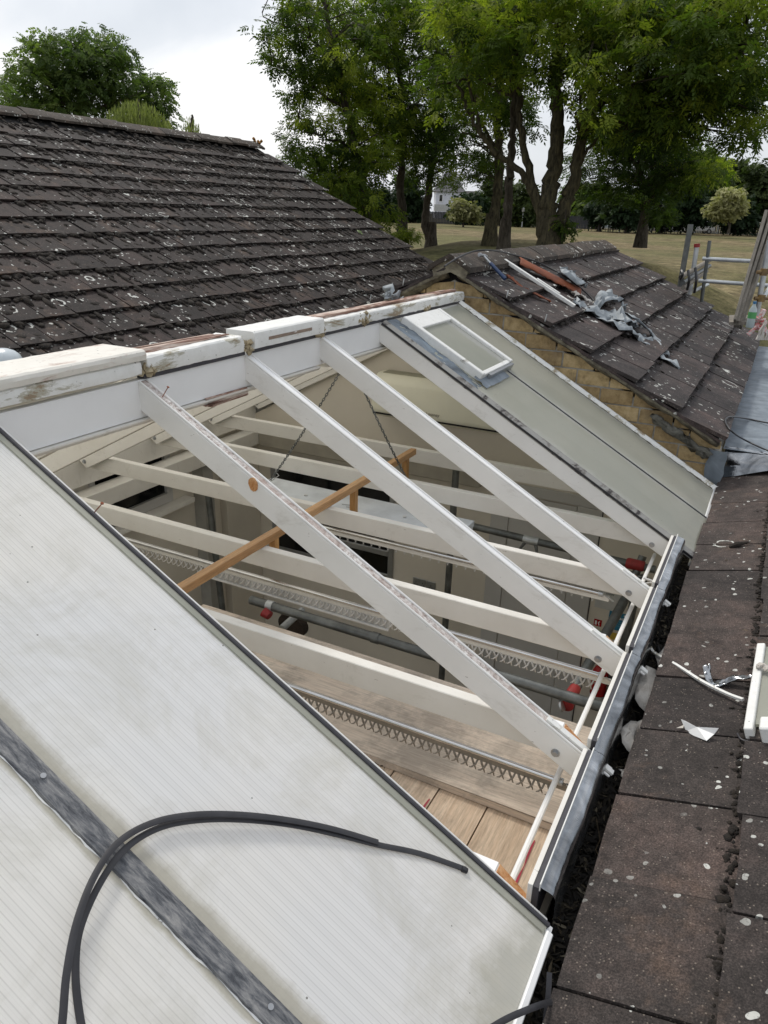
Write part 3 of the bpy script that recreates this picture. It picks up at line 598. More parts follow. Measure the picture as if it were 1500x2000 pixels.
def roof_tiles(parent, fr, rows, y0, y1, w, gauge, th, mat, seed, stagger=0, maxn=300, right=True, sag=None, gap=.004, jit=1.0, s0=0, smin_clip=.03):
    """fr: (Y, downslope, normal). rows: iterable of row indices; lower edge of row i at s0+gauge*(i+1)"""
    meshes = [tile_mesh('tile', w-gap, gauge+.075, th, seed+k, mat) for k in range(4)]
    r = np.random.default_rng(seed); items = []
    for i in rows:
        off = -(w/2 if (i % 2 and stagger) else 0); k = 0
        while y0+off+k*w < y1-.02:
            ya_ = y0+off+k*w; k += 1
            wa = 1.0
            s_low = s0+gauge*(i+1); 
            c = fr(ya_+w/2, s_low-gauge/2, 0); px, py, dep = proj(c)
            vis = dep > .2 and -60 < px < 1560 and -50 < py < 2060
            items.append((0 if vis else 1, dep, ya_, s_low, i))
    items.sort(); rest = []
    base = np.array(wloc(parent))
    for n_, (nv, dep, ya_, s_low, i) in enumerate(items):
        tilt = (th+.006)/gauge; Lt = gauge+.075; top = max(s_low-Lt, smin_clip); sc_ = (s_low-top)/Lt; dy = r.normal(0, .0012*jit); ds = r.normal(0, .003*jit); yaw = r.normal(0, .004*jit); dh = r.normal(0, .0012*jit)
        o = fr(ya_+dy+gap/2, top+ds, .0+dh); ax = fr.x+fr.y*yaw; ay = fr.y*math.cos(tilt)-fr.x*yaw*0+fr.z*math.sin(tilt)*.92; ax /= np.linalg.norm(ax); ay -= ax*(ay@ax); ay /= np.linalg.norm(ay); azv = fr.z-ax*(fr.z@ax)-ay*(fr.z@ay); azv /= np.linalg.norm(azv)
        o = o-azv*.012
        MW = Matrix([[ax[k], ay[k]*sc_, azv[k], o[k]] for k in range(3)]+[[0, 0, 0, 1]])
        me = meshes[int(r.integers(4))]
        if n_ < maxn and not nv:
            ob = bpy.data.objects.new('tile', me); COL.objects.link(ob); ob.parent = parent; MW2 = MW.copy(); MW2.translation = Vector(o-base); ob.matrix_local = MW2
        else: rest.append((me, MW))
    if rest:
        V = []; F = []
        for me, MW in rest:
            b = len(V); V += [tuple(MW@q.co) for q in me.vertices]; F += [[b+i for i in p.vertices] for p in me.polygons]
        m = MB(); m.v = [np.array(q) for q in V]; m.f = F; m.m = [0]*len(F)
        me = bpy.data.meshes.new('tile_field'); me.from_pydata([tuple(q-base) for q in m.v], [], F); me.materials.append(mat); o = bpy.data.objects.new('tile_field', me); COL.objects.link(o); o.parent = parent; o['kind'] = 'stuff'
def moss_stuff(parent, fr, n, y0, y1, s0, s1, w, gauge, smin, smax_, hh, seed, edge=.6, name='moss', off=.0, s00=0):
    r = np.random.default_rng(seed); V = []; F = []
    ico = bmesh.new(); bmesh.ops.create_icosphere(ico, subdivisions=1, radius=1); iv = np.array([q.co[:] for q in ico.verts]); if_ = np.array([[q.index for q in f.verts] for f in ico.faces]); ico.free()
    cl = [(r.uniform(y0, y1), r.uniform(s0, s1)) for _ in range(40)]
    for k in range(n):
        typ = r.random(); 
        if typ < .75:
            c = cl[int(r.integers(len(cl)))]; y = c[0]+r.normal(0, .7); s_ = c[1]+r.normal(0, .6)
        else: y = r.uniform(y0, y1); s_ = r.uniform(s0, s1)
        rr = r.uniform(smin, smax_)*(.5+r.random()); ay, as_ = 1, 1
        q = r.random()
        if q < edge: s_ = s00+round((s_-s00)/gauge)*gauge+r.uniform(.004, .03); ay = 1.3
        elif q < edge+.40: y = y0+round((y-y0)/w)*w+off+r.normal(0, .006); as_ = 1.9; ay = .7
        if not (y0 < y < y1 and s0 < s_ < s1): continue
        b = len(V); ph = r.uniform(0, 6); nv = iv*(1+r.normal(0, .16, (len(iv), 1)))
        for a in nv: V.append(fr(y+a[0]*rr*ay, s_+a[1]*rr*as_, hh+a[2]*rr*.42))
        F += [[b+i for i in f] for f in if_]
    np_mesh(name, V, F, M['moss'], parent, smooth=False, kind='stuff')
# --- left roof
PH = math.radians(27.2); nL = np.array([math.sin(PH), 0, math.cos(PH)]); DL = 3.56
XLr = -9.93; LF = Fr((XLr, 0, CZ-(DL+XLr*math.sin(PH))/math.cos(PH)), (0, 1, 0), (math.cos(PH), 0, -math.sin(PH)), nL)
lroof = thing('tiled_roof', (XLr, 8, CZ-1), 'large dark tiled roof behind the white ridge, thick with moss and lichen rings', 'roof')
def lf_s(px, py): P = hit(px, py, LF.o, LF.z); d = P-LF.o; return float(d[1]), float(d@LF.y)
for q in ((0, 260), (0, 283), (0, 309), (0, 463), (0, 685), (505, 290), (850, 520)): print('leftroof', q, [round(x, 2) for x in lf_s(*q)])
S0L = lf_s(0, 463)[1]-.352*7
roof_tiles(lroof, LF, range(-1, 17), 2.55, 13.38, .344, .352, .019, M['tile_left'], 11, stagger=1, s0=S0L, jit=2.6, gap=.011)
m = MB(); m.box((2.4, .05, -.10), (13.36, 6.5, -.02), LF); m.build('roof_deck', M['under'], lroof)
LF2 = Fr(LF.o, (0, 1, 0), (-math.cos(PH), 0, -math.sin(PH)), (-math.sin(PH), 0, math.cos(PH)))
m = MB(); m.box((2.4, .05, -.03), (13.36, 6.5, .02), LF2); m.build('far_slope', M['tile_left'], lroof)
m = MB(); m.box((-15.6, 2.5, -3.9), (-4.3, 13.28, -2.2)); m.prism([(-15.5, -2.2), (XLr, 1.0), (-4.4, -2.2)], WF, 13.2, 13.28, 1); m.build('wall', M['brick'], lroof)
def ridge_cap_tile(parent, x, z, ya_, yb_, pitch, mat, halfw=.15, jit=.004, lift=0):
    m = MB(); n = 6; 
    for (k, th) in ((0, 0), (1, -.018)):
        pass
    pr = []
    for a in np.linspace(-1, 1, 7): pr.append((x+a*halfw, z-abs(a)**1.2*halfw*math.tan(pitch)*1.05))
    pr2 = [(p, q-.035) for p, q in pr[::-1]]
    m.prism(pr+pr2, WF, ya_, yb_, 1); return m.build('ridge_tile', mat, parent, smooth=35, jitter=jit*.3)
tr_mat = tile_mat('ridge_tile_lichen', (.065, .054, .044), .4, .6, .6)
y = 2.5; zr = LF.o[2]-CZ
while y < 13.3:
    ridge_cap_tile(lroof, XLr, zr+.085+rng.normal(0, .006), y+.004, min(y+.45, 13.4)-.004, PH, tr_mat, .19); y += .45
m = MB(); c = WF(XLr, 13.36, zr+.06)
for k in range(14): p = c+rng.normal(0, .05, 3); m.tube([p-[0, 0, .03], p, p+[0, 0, .03]], [.01, .035, .01], 6)
m.build('orange_lichen', simple('orange_lichen', (.30, .13, .015), (.16, .10, .03), 30, .95), lroof, smooth=60)
moss_stuff(lroof, LF, 9500, 2.6, 13.3, .2, 5.6, .172, .352, .008, .042, .017, 5, .30, s00=S0L)
def tick(parent, fr, y, s_):
    pass
# --- middle gabled roof
PM = math.radians(26.57); XM = -2.12; ZM = -1.306-.004-(-.2103-XM)*-math.tan(PM)
MF = Fr((XM, 0, CZ+ZM), (0, 1, 0), (math.cos(PM), 0, -math.sin(PM)), (math.sin(PM), 0, math.cos(PM)))
MFL = Fr(MF.o, (0, 1, 0), (-math.cos(PM), 0, -math.sin(PM)), (-math.sin(PM), 0, math.cos(PM)))
YM0, YM1 = 5.06, 9.95; YW = 5.14
mid = thing('gabled_building', (XM, 5.14, CZ-3.9), 'yellow brick gable with lichened brown tile roof and torn lead on it', 'building')
SE = (-.16-XM)/math.cos(PM)
roof_tiles(mid, MF, range(0, 7), YM0, YM1, .344, .338, .026, M['tile_mid'], 31, stagger=0, s0=SE-.338*7, jit=1.6)
roof_tiles(mid, MFL, range(0, 7), YM0, YM1, .344, .338, .026, M['tile_mid'], 37, stagger=0, s0=SE-.338*7, jit=1.6, maxn=14)
m = MB(); m.box((YW+.03, .02, -.09), (YM1-.03, SE-.03, -.018), MF); m.box((YW+.03, .05, -.10), (YM1-.03, SE-.03, -.019), MFL); m.build('roof_deck', M['under'], mid)
y = YM0-.03
k = 0
while y < YM1:
    ridge_cap_tile(mid, XM, ZM+.078+rng.normal(0, .003), y+.003, min(y+.45, YM1+.03)-.003, PM, tr_mat, .16); y += .45
moss_stuff(mid, MF, 900, YM0, YM1, .2, SE, .344, .338, .006, .014, .022, 15, .8, s00=SE-.338*7)
# gable bricks
YW = 5.14
def zslope(x): return ZM-abs(x-XM)*math.tan(PM)
m = MB(); m.prism([(-4.2, -3.9), (-4.2, zslope(-4.2)-.10), (XM, ZM-.10), (-.17, zslope(-.17)-.10), (-.17, -3.9)], WF, YW+.012, YW+.20, 1); m.box((-4.2, YW+.2, -3.9), (-.17, YM1-.1, -1.45)); m.build('wall', M['pointing'], mid)
bh, bl = .105, .225; r_ = np.random.default_rng(3); nb = 0; row = 0; z = -1.82
bmsh = []
for k in range(3):
    q = MB(); q.box((0, 0, 0), (1, 1, 1), Fr((0, 0, 0), (1, 0, 0), (0, 1, 0), (0, 0, 1)))
    me = bpy.data.meshes.new('brick'); bb = bmesh.new(); bmesh.ops.create_cube(bb, size=1); bmesh.ops.bevel(bb, geom=list(bb.edges), offset=.03, segments=1, affect='EDGES')
    for vv in bb.verts: vv.co += Vector(r_.normal(0, .006, 3))
    bb.to_mesh(me); bb.free(); me.materials.append(M['brick']); bmsh.append(me)
while z < ZM-.12:
    x = -4.2+(bl/2 if row % 2 else 0)+(.06 if row % 3 == 0 else 0)
    while x < -.17:
        x0, x1 = max(x, -4.2)+.005, min(x+bl, -.17)-.005
        zt = z+bh-.011
        lim = max(zslope(x0), zslope(x1))-.055; xc = (x0+x1)/2
        glass = -1.72-tT*xc if xc > XR else -1.72-tT*(2*XR-xc)
        if z < lim-.02 and zt > glass-.10 and x1-x0 > .04 and xc > -3.4:
            za, zb = min(zt, zslope(x0)-.03), min(zt, zslope(x1)-.03); zt2 = zt; hgt = zt2-z
            if min(za, zb) < zt:
                if max(za, zb) > z+.012:
                    m = MB(); yb0 = .006+r_.normal(0, .0016); m.prism([(x0, z), (x1, z), (x1, max(zb, z+.003)), (x0, max(za, z+.003))], WF, YW+yb0, YW+.05, 1); m.build('brick', M['brick'], mid, bevel=.002)
                hgt = 0
            if hgt > .02:
                ob = bpy.data.objects.new('brick', bmsh[nb % 3]); COL.objects.link(ob); ob.parent = mid; ob.scale = (x1-x0, .05, hgt)
                ob.location = Vector(WF(xc, YW+.031+r_.normal(0, .0018), (z+zt2)/2))-wloc(mid); nb += 1
        x += bl
    z += bh; row += 1
print('bricks', nb)
# verge: tile edge bedding and mortar
for fr in (MF, MFL):
    n = 46; m = MB()
    m.sheet(lambda u, v: fr(YM0+.012+.07*v, .06+(SE-.07)*u, -.018-.034*v+.006*math.sin(31*u)*v), n, 4)
    m.sheet(lambda u, v: fr(YM0+.010+.006*v, .04+(SE-.06)*u, -.010-.020*v), n, 3)
    m.build('mortar_bed', M['mortar'], mid, smooth=60, jitter=.003, solid=.02)
    m = MB(); m.sheet(lambda u, v: fr(YM0+.002, .03+(SE-.05)*u, .008-.018*v), n, 1); m.build('verge_undercloak', M['tile_mid'], mid, jitter=.001, solid=.008)
m = MB(); m.sheet(lambda u, v: MF(YW-.05+.04*v, SE-.46+.44*u, -.09-.05*v-.02*u), 16, 4); m.build('mortar_bed', M['concrete'], mid, smooth=60, jitter=.010, solid=.03, label='thick grey mortar lump at the eaves corner')
m = MB()
for a in np.linspace(-1, 1, 9): pass
m.prism([(XM-.15, ZM-.02), (XM, ZM+.055), (XM+.15, ZM-.02), (XM+.12, ZM-.09), (XM, ZM-.04), (XM-.12, ZM-.09)], WF, YM0-.01, YM0+.05, 1); m.build('mortar_bed', M['mortar'], mid, jitter=.006)
for (px, py) in ((991, 575), (1066, 622), (788, 552), (724, 583)):
    P = hY(px, py, YM0-.01); m = MB(); m.tube([P+[.005, 0, .028], P+[0, -.002, 0], P+[-.004, .0, -.02]], .004, 6); m.build('verge_clip', M['galvl'], mid)
# --- near right roof
PN = math.radians(21.5); NF = Fr((-.137, 0, CZ-1.652), (0, 1, 0), (-math.cos(PN), 0, -math.sin(PN)), (-math.sin(PN), 0, math.cos(PN)))    # s=0 at the eave, negative upslope
near = thing('near_tiled_roof', (.3, 2.5, CZ-1.6), 'close brown tile roof on the right with pale lichen discs', 'roof')
def nf_s(px, py): P = hit(px, py, NF.o+NF.z*.02, NF.z); d = P-NF.o; return float(d[1]), float(d@NF.y)
for q in ((1430, 1757), (1450, 1440), (1490, 1150), (1160, 1724), (1216, 1562), (1284, 1342), (1330, 1190), (1410, 940), (1500, 905)): print('near', q, [round(x, 3) for x in nf_s(*q)])
GN = -nf_s(1430, 1757)[1]
YN = nf_s(1156, 1724)[0]
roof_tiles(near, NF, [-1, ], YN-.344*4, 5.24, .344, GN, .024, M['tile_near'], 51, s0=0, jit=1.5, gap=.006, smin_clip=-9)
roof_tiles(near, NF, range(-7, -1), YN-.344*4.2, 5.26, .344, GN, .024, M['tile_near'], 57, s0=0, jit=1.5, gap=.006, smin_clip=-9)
m = MB(); m.box((-.8, -3, -.06), (5.22, -.02, -.018), NF); m.build('roof_deck', M['under'], near)
m = MB(); m.box((-.8, -3.2, -.6), (5.1, -.25, -.07), NF); m.build('wall', M['under'], near)
moss_stuff(near, NF, 700, .0, 5.1, -1.3, .0, .344, GN, .002, .007, .016, 25, .35, s00=0)
moss_stuff(near, NF, 2600, .0, 5.1, -GN-.03, -GN+.045, .344, GN, .002, .010, .008, 26, .55, s00=0)
# lead between the roofs
m = MB(); m.sheet(lambda u, v: WF(-.165+2.1*v, 5.30+4.9*u, -1.43+.006*math.sin(9*u+3*v)), 40, 14); m.build('lead_flat', M['leadf'], kind='structure', jitter=.003, smooth=60, label='dull blue grey lead covered flat between the roofs')
m = MB(); m.sheet(lambda u, v: WF(-.15+1.9*v, 5.20+.14*u, -1.615+.75*v*(1-u)*.98+.19*u+.035*math.sin(3.14*u)), 8, 20); fl = m.build('lead_upstand', M['lead'], smooth=50, jitter=.004, label='folded lead upstand where the near tiles end', cat='flashing')
m = MB(); m.sheet(lambda u, v: WF(-.235+.11*v, 5.125-.02*v, -1.40-.30*u), 6, 6); m.build('lead_soaker', M['leadf'], smooth=50, jitter=.004, label='blue grey lead soaker wrapped round the brick corner', cat='flashing')

# ============================================================ THE ROOM BELOW
YE = 5.09
ew = thing('end_wall', (-2.1, YE, CZ-3.9), 'cream end wall of the room with dark window and grey door', 'wall')
def gz(x): return (-1.72-tT*x if x > XR else -1.72-tT*(2*XR-x))-.03
m = MB(); m.prism([(-3.95, -3.9), (-3.95, -1.66), (-3.93, gz(-3.93)), (XR, gz(XR)), (-.24, gz(-.24)), (-.24, -3.9)], WF, YE, YE+.038, 1); m.build('wall', M['wall'], ew)
wx0, wx1, wz0, wz1 = -3.74, -2.50, -2.95, -2.00
w_ = MB()
for lo, hi in (((wx0, wz0), (wx0+.05, wz1)), ((wx1-.045, wz0), (wx1, wz1)), ((wx0+.051, wz1-.05), (wx1-.046, wz1)), ((wx0+.051, wz0), (wx1-.046, wz0+.05)), ((wx0+.051, -2.73), (wx1-.046, -2.68))):
    w_.box((lo[0], YE-.025, lo[1]), (hi[0], YE-.001, hi[1]))
wo = w_.build('window', M['alu'], ew, bevel=.003); m = MB(); m.box((wx0+.04, YE-.010, wz0+.04), (wx1-.04, YE-.004, wz1-.04)); m.build('pane', M['darkglass'], wo)
m = MB(); m.box((wx0-.02, YE-.03, wz0-.03), (wx1+.02, YE-.001, wz0-.002)); m.build('sill', M['cream'], wo)
m = MB(); m.box((-3.80, YE-.10, -1.93), (-1.75, YE-.002, -1.76)); m.build('blind_box', simple('grey_blind_box', (.40, .37, .31)), ew, bevel=.006)
for x0, x1 in ((-1.67, -1.53), (-1.02, -.845)): m = MB(); m.box((x0, YE-.018, -3.9), (x1, YE-.001, -1.95)); m.build('door_frame', M['door'], ew, bevel=.003)
m = MB(); m.box((-1.67, YE-.018, -1.948), (-.845, YE-.001, -1.87)); m.build('door_frame', M['door'], ew, bevel=.003)
m = MB(); m.box((-1.524, YE-.012, -3.9), (-1.026, YE-.002, -1.96)); dr = m.build('door', M['door'], ew, bevel=.002)
for z in (-2.05, -2.55, -3.35): m = MB(); m.box((-1.535, YE-.024, z-.045), (-1.515, YE-.018, z+.045)); m.build('hinge', M['alu'], dr)
m = MB(); P = hY(957, 1308, YE-.04); m.tube([P+[0, .03, 0], P], .012, 10); m.tube([P, P+[.07, 0, 0]], .009, 8); m.build('handle', M['alu'], dr, smooth=50)
m = MB(); m.box((-.845, YE-.006, -3.9), (-.838, YE-.001, -1.9)); m.build('door_gap', M['black'], ew)
for (a, b) in (((808, 1126), (832, 1151)), ((834, 1133), (851, 1157))):
    A = hY(*a, YE); B = hY(*b, YE); m = MB(); x0, x1, z1, z0 = A[0], B[0], A[2]-CZ, A[2]-CZ-.088
    m.box((x0, YE-.012, z0), (x1-.004, YE-.001, z1)); so = m.build('socket', M['alu'], ew, bevel=.002)
    q = MB(); n = 2 if a[0] == 808 else 1
    for k in range(n):
        c = x0+(x1-x0)*(k+.5)/n
        for dx in (-.012, .012): q.box((c+dx-.003, YE-.0135, z0+.028), (c+dx+.003, YE-.0119, z0+.036))
        q.box((c-.003, YE-.0135, z0+.045), (c+.003, YE-.0119, z0+.056))
    q.build('pin_hole', M['black'], so)
lw = thing('side_wall', (-3.97, 2.5, CZ-3.9), 'cream side wall with a low strip window under the eaves', 'wall')
m = MB(); m.box((-3.99, .0, -3.9), (-3.95, 5.085, -2.16)); m.box((-3.99, .0, -2.16), (-3.95, 3.28, -1.762)); m.box((-3.99, 4.06, -2.16), (-3.95, 5.085, -1.762)); m.build('wall', M['wall'], lw)
m = MB(); m.box((-3.985, 3.28, -2.16), (-3.94, 4.06, -2.085)); m.box((-3.985, 3.28, -2.085), (-3.94, 3.33, -1.77)); m.box((-3.985, 4.0, -2.085), (-3.94, 4.06, -1.77)); wn = m.build('window', M['door'], lw, bevel=.003)
m = MB(); m.box((-3.975, 3.33, -2.084), (-3.967, 3.999, -1.77)); m.build('pane', M['darkglass'], wn)
m = MB(); m.box((-3.938, 3.36, -2.15), (-3.925, 3.60, -2.11)); m.build('handle', M['alu'], wn)
m = MB(); m.box((-3.949, 3.2, -2.20), (-3.85, 4.2, -2.165)); m.build('sill', M['cream'], lw)
m = MB(); m.box((-3.949, 4.30, -3.9), (-3.84, 4.42, -1.93)); m.build('pilaster', simple('duct_cover', (.36, .35, .32)), lw); m = MB(); m.box((-3.949, 4.62, -3.9), (-3.88, 5.08, -1.93)); m.build('pilaster', M['wall'], lw)
rw = MB(); rw.box((-.262, -.3, -3.9), (-.235, 5.08, -1.705)); rw.build('side_wall', M['wall'], label='hidden cream wall below the lead gutter', cat='wall')
m = MB(); m.box((-4.2, -.3, -3.93), (-.24, 5.1, -3.905)); m.build('floor', simple('grey_carpet', (.30, .28, .25), rough=.95), kind='structure')
# air conditioner on the end wall
acx0, acx1 = hY(727, 720, YE-.2)[0], -1.42
ac = thing('air_conditioner', (-2.0, YE-.1, CZ-1.2), 'wide cream air conditioner hung high on the end wall', 'air conditioner')
zt_, zb_ = hY(760, 728, YE-.1)[2]-CZ, hY(880, 835, YE-.2)[2]-CZ
acm = simple('ageing_cream_plastic', (.74, .72, .58), (.70, .68, .55), rough=.45)
m = MB(); m.prism([(YE-.002, zt_), (YE-.12, zt_), (YE-.19, zt_-.06), (YE-.215, zb_+.05), (YE-.19, zb_), (YE-.002, zb_)], WF, acx0, acx1, 0); m.build('casing', acm, ac, bevel=.012, smooth=40)
for k in range(13):
    z = zt_+.0025; y = YE-.020-.0078*k; m = MB(); m.box((acx0+.05, y-.003, z-.002), (acx1-.05, y+.0008, z+.003)); m.build('grille_slat', simple('grille_shadow', (.40, .385, .29)) if k == 0 else bpy.data.materials['grille_shadow'], ac)
m = MB(); m.box((acx0+.02, YE-.217, zb_+.022), (acx1-.02, YE-.19, zb_+.032)); m.build('outlet_slot', M['under'], ac)
def text(s, loc, size, mat, xdir, ydir, parent=None, name='lettering', ext=.0008, bold=False):
    cu = bpy.data.curves.new(name, 'FONT'); cu.body = s; cu.size = size; cu.extrude = ext; cu.align_x = 'CENTER'; cu.align_y = 'CENTER'; cu.resolution_u = 2
    if bold: cu.offset = size*.02
    o = bpy.data.objects.new('tmp', cu); COL.objects.link(o); dg = bpy.context.evaluated_depsgraph_get(); me = bpy.data.meshes.new_from_object(o.evaluated_get(dg)); bpy.data.objects.remove(o)
    me.materials.clear(); me.materials.append(mat); ob = bpy.data.objects.new(name, me); COL.objects.link(ob); x = Vector(xdir).normalized(); y = Vector(ydir).normalized(); z = x.cross(y)
    ob.parent = parent; L_ = Vector(loc)-(wloc(parent) if parent else Vector((0, 0, 0))); ob.matrix_local = Matrix([[x[i], y[i], z[i], L_[i]] for i in range(3)]+[[0, 0, 0, 1]]); return ob
P = hY(845, 810, YE-.217); text('Lossnay', (P[0], YE-.2175, P[2]), .034, M['boardgrey'], (1, 0, 0), (0, .1, 1), ac)
# notices
def plate(name, a, w, h, mat, label, cat='sign', y=YE-.003, **kw):
    A = hY(*a, y); m = MB(); m.box((A[0], y-.002, A[2]-CZ-h), (A[0]+w, y, A[2]-CZ)); o = m.build(name, mat, label=label, cat=cat, **kw); return o, A
o, A = plate('notice', (1166, 1150), .20, .15, M['plastic'], 'white paper notice above the fire signs'); 
for k in range(5): text('- - - -' if k % 2 else 'NOTICE' if k == 0 else '- - -', (A[0]+.10, YE-.006, A[2]-.02-.025*k), .016, M['gasket'], (1, 0, 0), (0, 0, 1), o) if k == 0 else None
o, A = plate('fire_sign', (1161, 1208), .058, .056, M['redx'], 'small red fire equipment sign with white pictograms'); 
m = MB(); m.box((A[0]+.008, YE-.0065, A[2]-CZ-.046), (A[0]+.022, YE-.005, A[2]-CZ-.012)); m.tube([(A[0]+.040, YE-.006, A[2]-.045), (A[0]+.034, YE-.006, A[2]-.026), (A[0]+.042, YE-.006, A[2]-.012)], .004, 6); m.build('pictogram', M['white'], o)
o, A = plate('exit_sign', (1160, 1229), .058, .036, M['signgreen'], 'small green escape sign under the red one'); m = MB(); m.box((A[0]+.006, YE-.0065, A[2]-CZ-.03), (A[0]+.02, YE-.005, A[2]-CZ-.006)); m.build('pictogram', M['white'], o)
o, A = plate('fire_action_sign', (1191, 1192), .165, .15, M['signblue'], 'blue fire action notice with a yellow footer'); text('Fire action', (A[0]+.09, YE-.006, A[2]-.045), .034, M['white'], (1, 0, 0), (0, 0, 1), o, bold=True)
m = MB(); m.tube([(A[0]+.115, YE-.004, A[2]-.018), (A[0]+.115, YE-.0062, A[2]-.018)], .009, 14); m.build('pictogram', M['white'], o); text('1', (A[0]+.115, YE-.0075, A[2]-.018), .016, M['signblue'], (1, 0, 0), (0, 0, 1), o)
for k in range(3): text('- - - - - -', (A[0]+.085, YE-.006, A[2]-.075-.018*k), .012, M['plastic'], (1, 0, 0), (0, 0, 1), o)
m = MB(); m.box((A[0], YE-.006, A[2]-CZ-.235), (A[0]+.16, YE-.003, A[2]-CZ-.175)); m.build('footer', M['yellow'], o)
# extinguisher
A = hY(1176, 1300, YE-.09); ex = thing('fire_extinguisher', A, 'red fire extinguisher hanging on the end wall', 'fire extinguisher')
zt = A[2]; m = MB(); m.tube([(A[0], YE-.09, zt-.36), (A[0], YE-.09, zt-.35), (A[0], YE-.09, zt-.05), (A[0], YE-.09, zt-.015), (A[0], YE-.09, zt)], [.05, .062, .062, .045, .02], 20); m.build('cylinder', M['redx'], ex, smooth=50)
m = MB(); m.tube([(A[0], YE-.09, zt-.30), (A[0], YE-.09, zt-.245)], .0628, 20, cap=False); m.build('label_band', M['plastic'], ex, smooth=50); text('elFlex', (A[0]-.005, YE-.155, zt-.272), .034, M['gasket'], (1, 0, 0), (0, 0, 1), ex, ext=.002)
for k, s_ in enumerate(('CO2', '- - -')): text(s_, (A[0]-.005, YE-.155, zt-.13-.04*k), .026, M['plastic'], (1, 0, 0), (0, 0, 1), ex, ext=.002)
m = MB(); m.tube([(A[0], YE-.09, zt), (A[0], YE-.09, zt+.05)], .012, 8); m.box((A[0]-.05, YE-.10, zt+.05-CZ), (A[0]+.03, YE-.08, zt+.065-CZ)); m.build('handle', M['black'], ex)
m = MB(); m.tube([(A[0]+.02, YE-.1, zt+.03), (A[0]+.07, YE-.12, zt-.02), (A[0]+.085, YE-.12, zt-.15), (A[0]+.08, YE-.12, zt-.26)], [.01, .012, .018, .03], 10); m.build('hose', M['black'], ex, smooth=50)

# hanging light and its chains
lt = thing('light_fitting', (-2.1, 3.75, CZ-1.7), 'long white light fitting hanging on two chains above the window', 'light fitting')
LQ = [(522, 925), (556, 975)]
A = hZ(520, 930, -1.70); B = hZ(883, 1045, -1.70); lx0, ly1, lx1, ly0 = -2.83, 3.86, -1.37, 3.60
m = MB(); m.prism([(ly0, -1.70), (ly1, -1.70), (ly1+.012, -1.712), (ly1-.02, -1.76), (ly0+.02, -1.76), (ly0-.012, -1.712)], WF, lx0, lx1, 0); m.build('body', simple('white_enamel', (.72, .76, .79), rough=.25, bump=0), lt, bevel=.003)
m = MB(); m.box((lx0, ly0-.02, -1.714), (lx1, ly0-.013, -1.70)); m.build('rim', M['alu'], lt)
for px, py in ((597, 968), (790, 1010)): P = hZ(px, py, -1.698); m = MB(); m.tube([P, P+[0, 0, .006]], .011, 12); m.build('rubber_plug', M['plastic'], lt)
for px, py in ((668, 985), (676, 990)): P = hZ(px, py, -1.699); m = MB(); m.tube([P, P+[.05, .01, .002]], .004, 6); m.build('dent_mark', M['alu'], lt)
def chain(name, a, b, label, n=None, col='galv'):
    a, b = np.array(a, float), np.array(b, float); d = b-a; L_ = np.linalg.norm(d); d /= L_; n = int(L_/.021); mb = MB()
    s1 = np.cross(d, [0, 0, 1.]); s1 /= np.linalg.norm(s1); s2 = np.cross(d, s1)
    for k in range(n):
        c = a+d*L_*(k+.5)/n+np.array([0, 0, -1.])*.02*math.sin(math.pi*(k+.5)/n); w = (s1+s2)*.707 if k % 2 else (s1-s2)*.707
        pts = [c+d*.0145*math.cos(q)+w*.0062*math.sin(q) for q in np.linspace(0, 2*math.pi, 9)]
        mb.tube(pts, .0026, 5, cap=False)
    return mb.build(name, M[col], label=label, cat='chain')
apex = hX(680, 700, XL); 
chain('chain', apex, hZ(527, 940, -1.69), 'left chain of the hanging light, slanting down to a wire hook'); chain('chain', apex+[0, .012, 0], hZ(815, 975, -1.69), 'right chain of the hanging light, between two rafters')
c0 = hZ(527, 940, -1.69); m = MB(); m.tube([c0+[-.015, 0, .015], c0, c0+[.02, 0, .01], c0+[.075, .0, .055], c0+[.05, .0, .075], c0+[.055, 0, .10]], .0028, 6); m.build('wire_hook', M['plastic'], lt, smooth=60)
ap2 = np.array(apex); m = MB(); d_ = hZ(527, 940, -1.69)-ap2; m.tube([ap2+d_*.52+[.01, 0, .01], ap2+d_*.66+[.012, 0, .004], ap2+d_*.80+[.008, 0, 0]], .003, 6); m.build('white_cord', M['plastic'], lt, smooth=60)

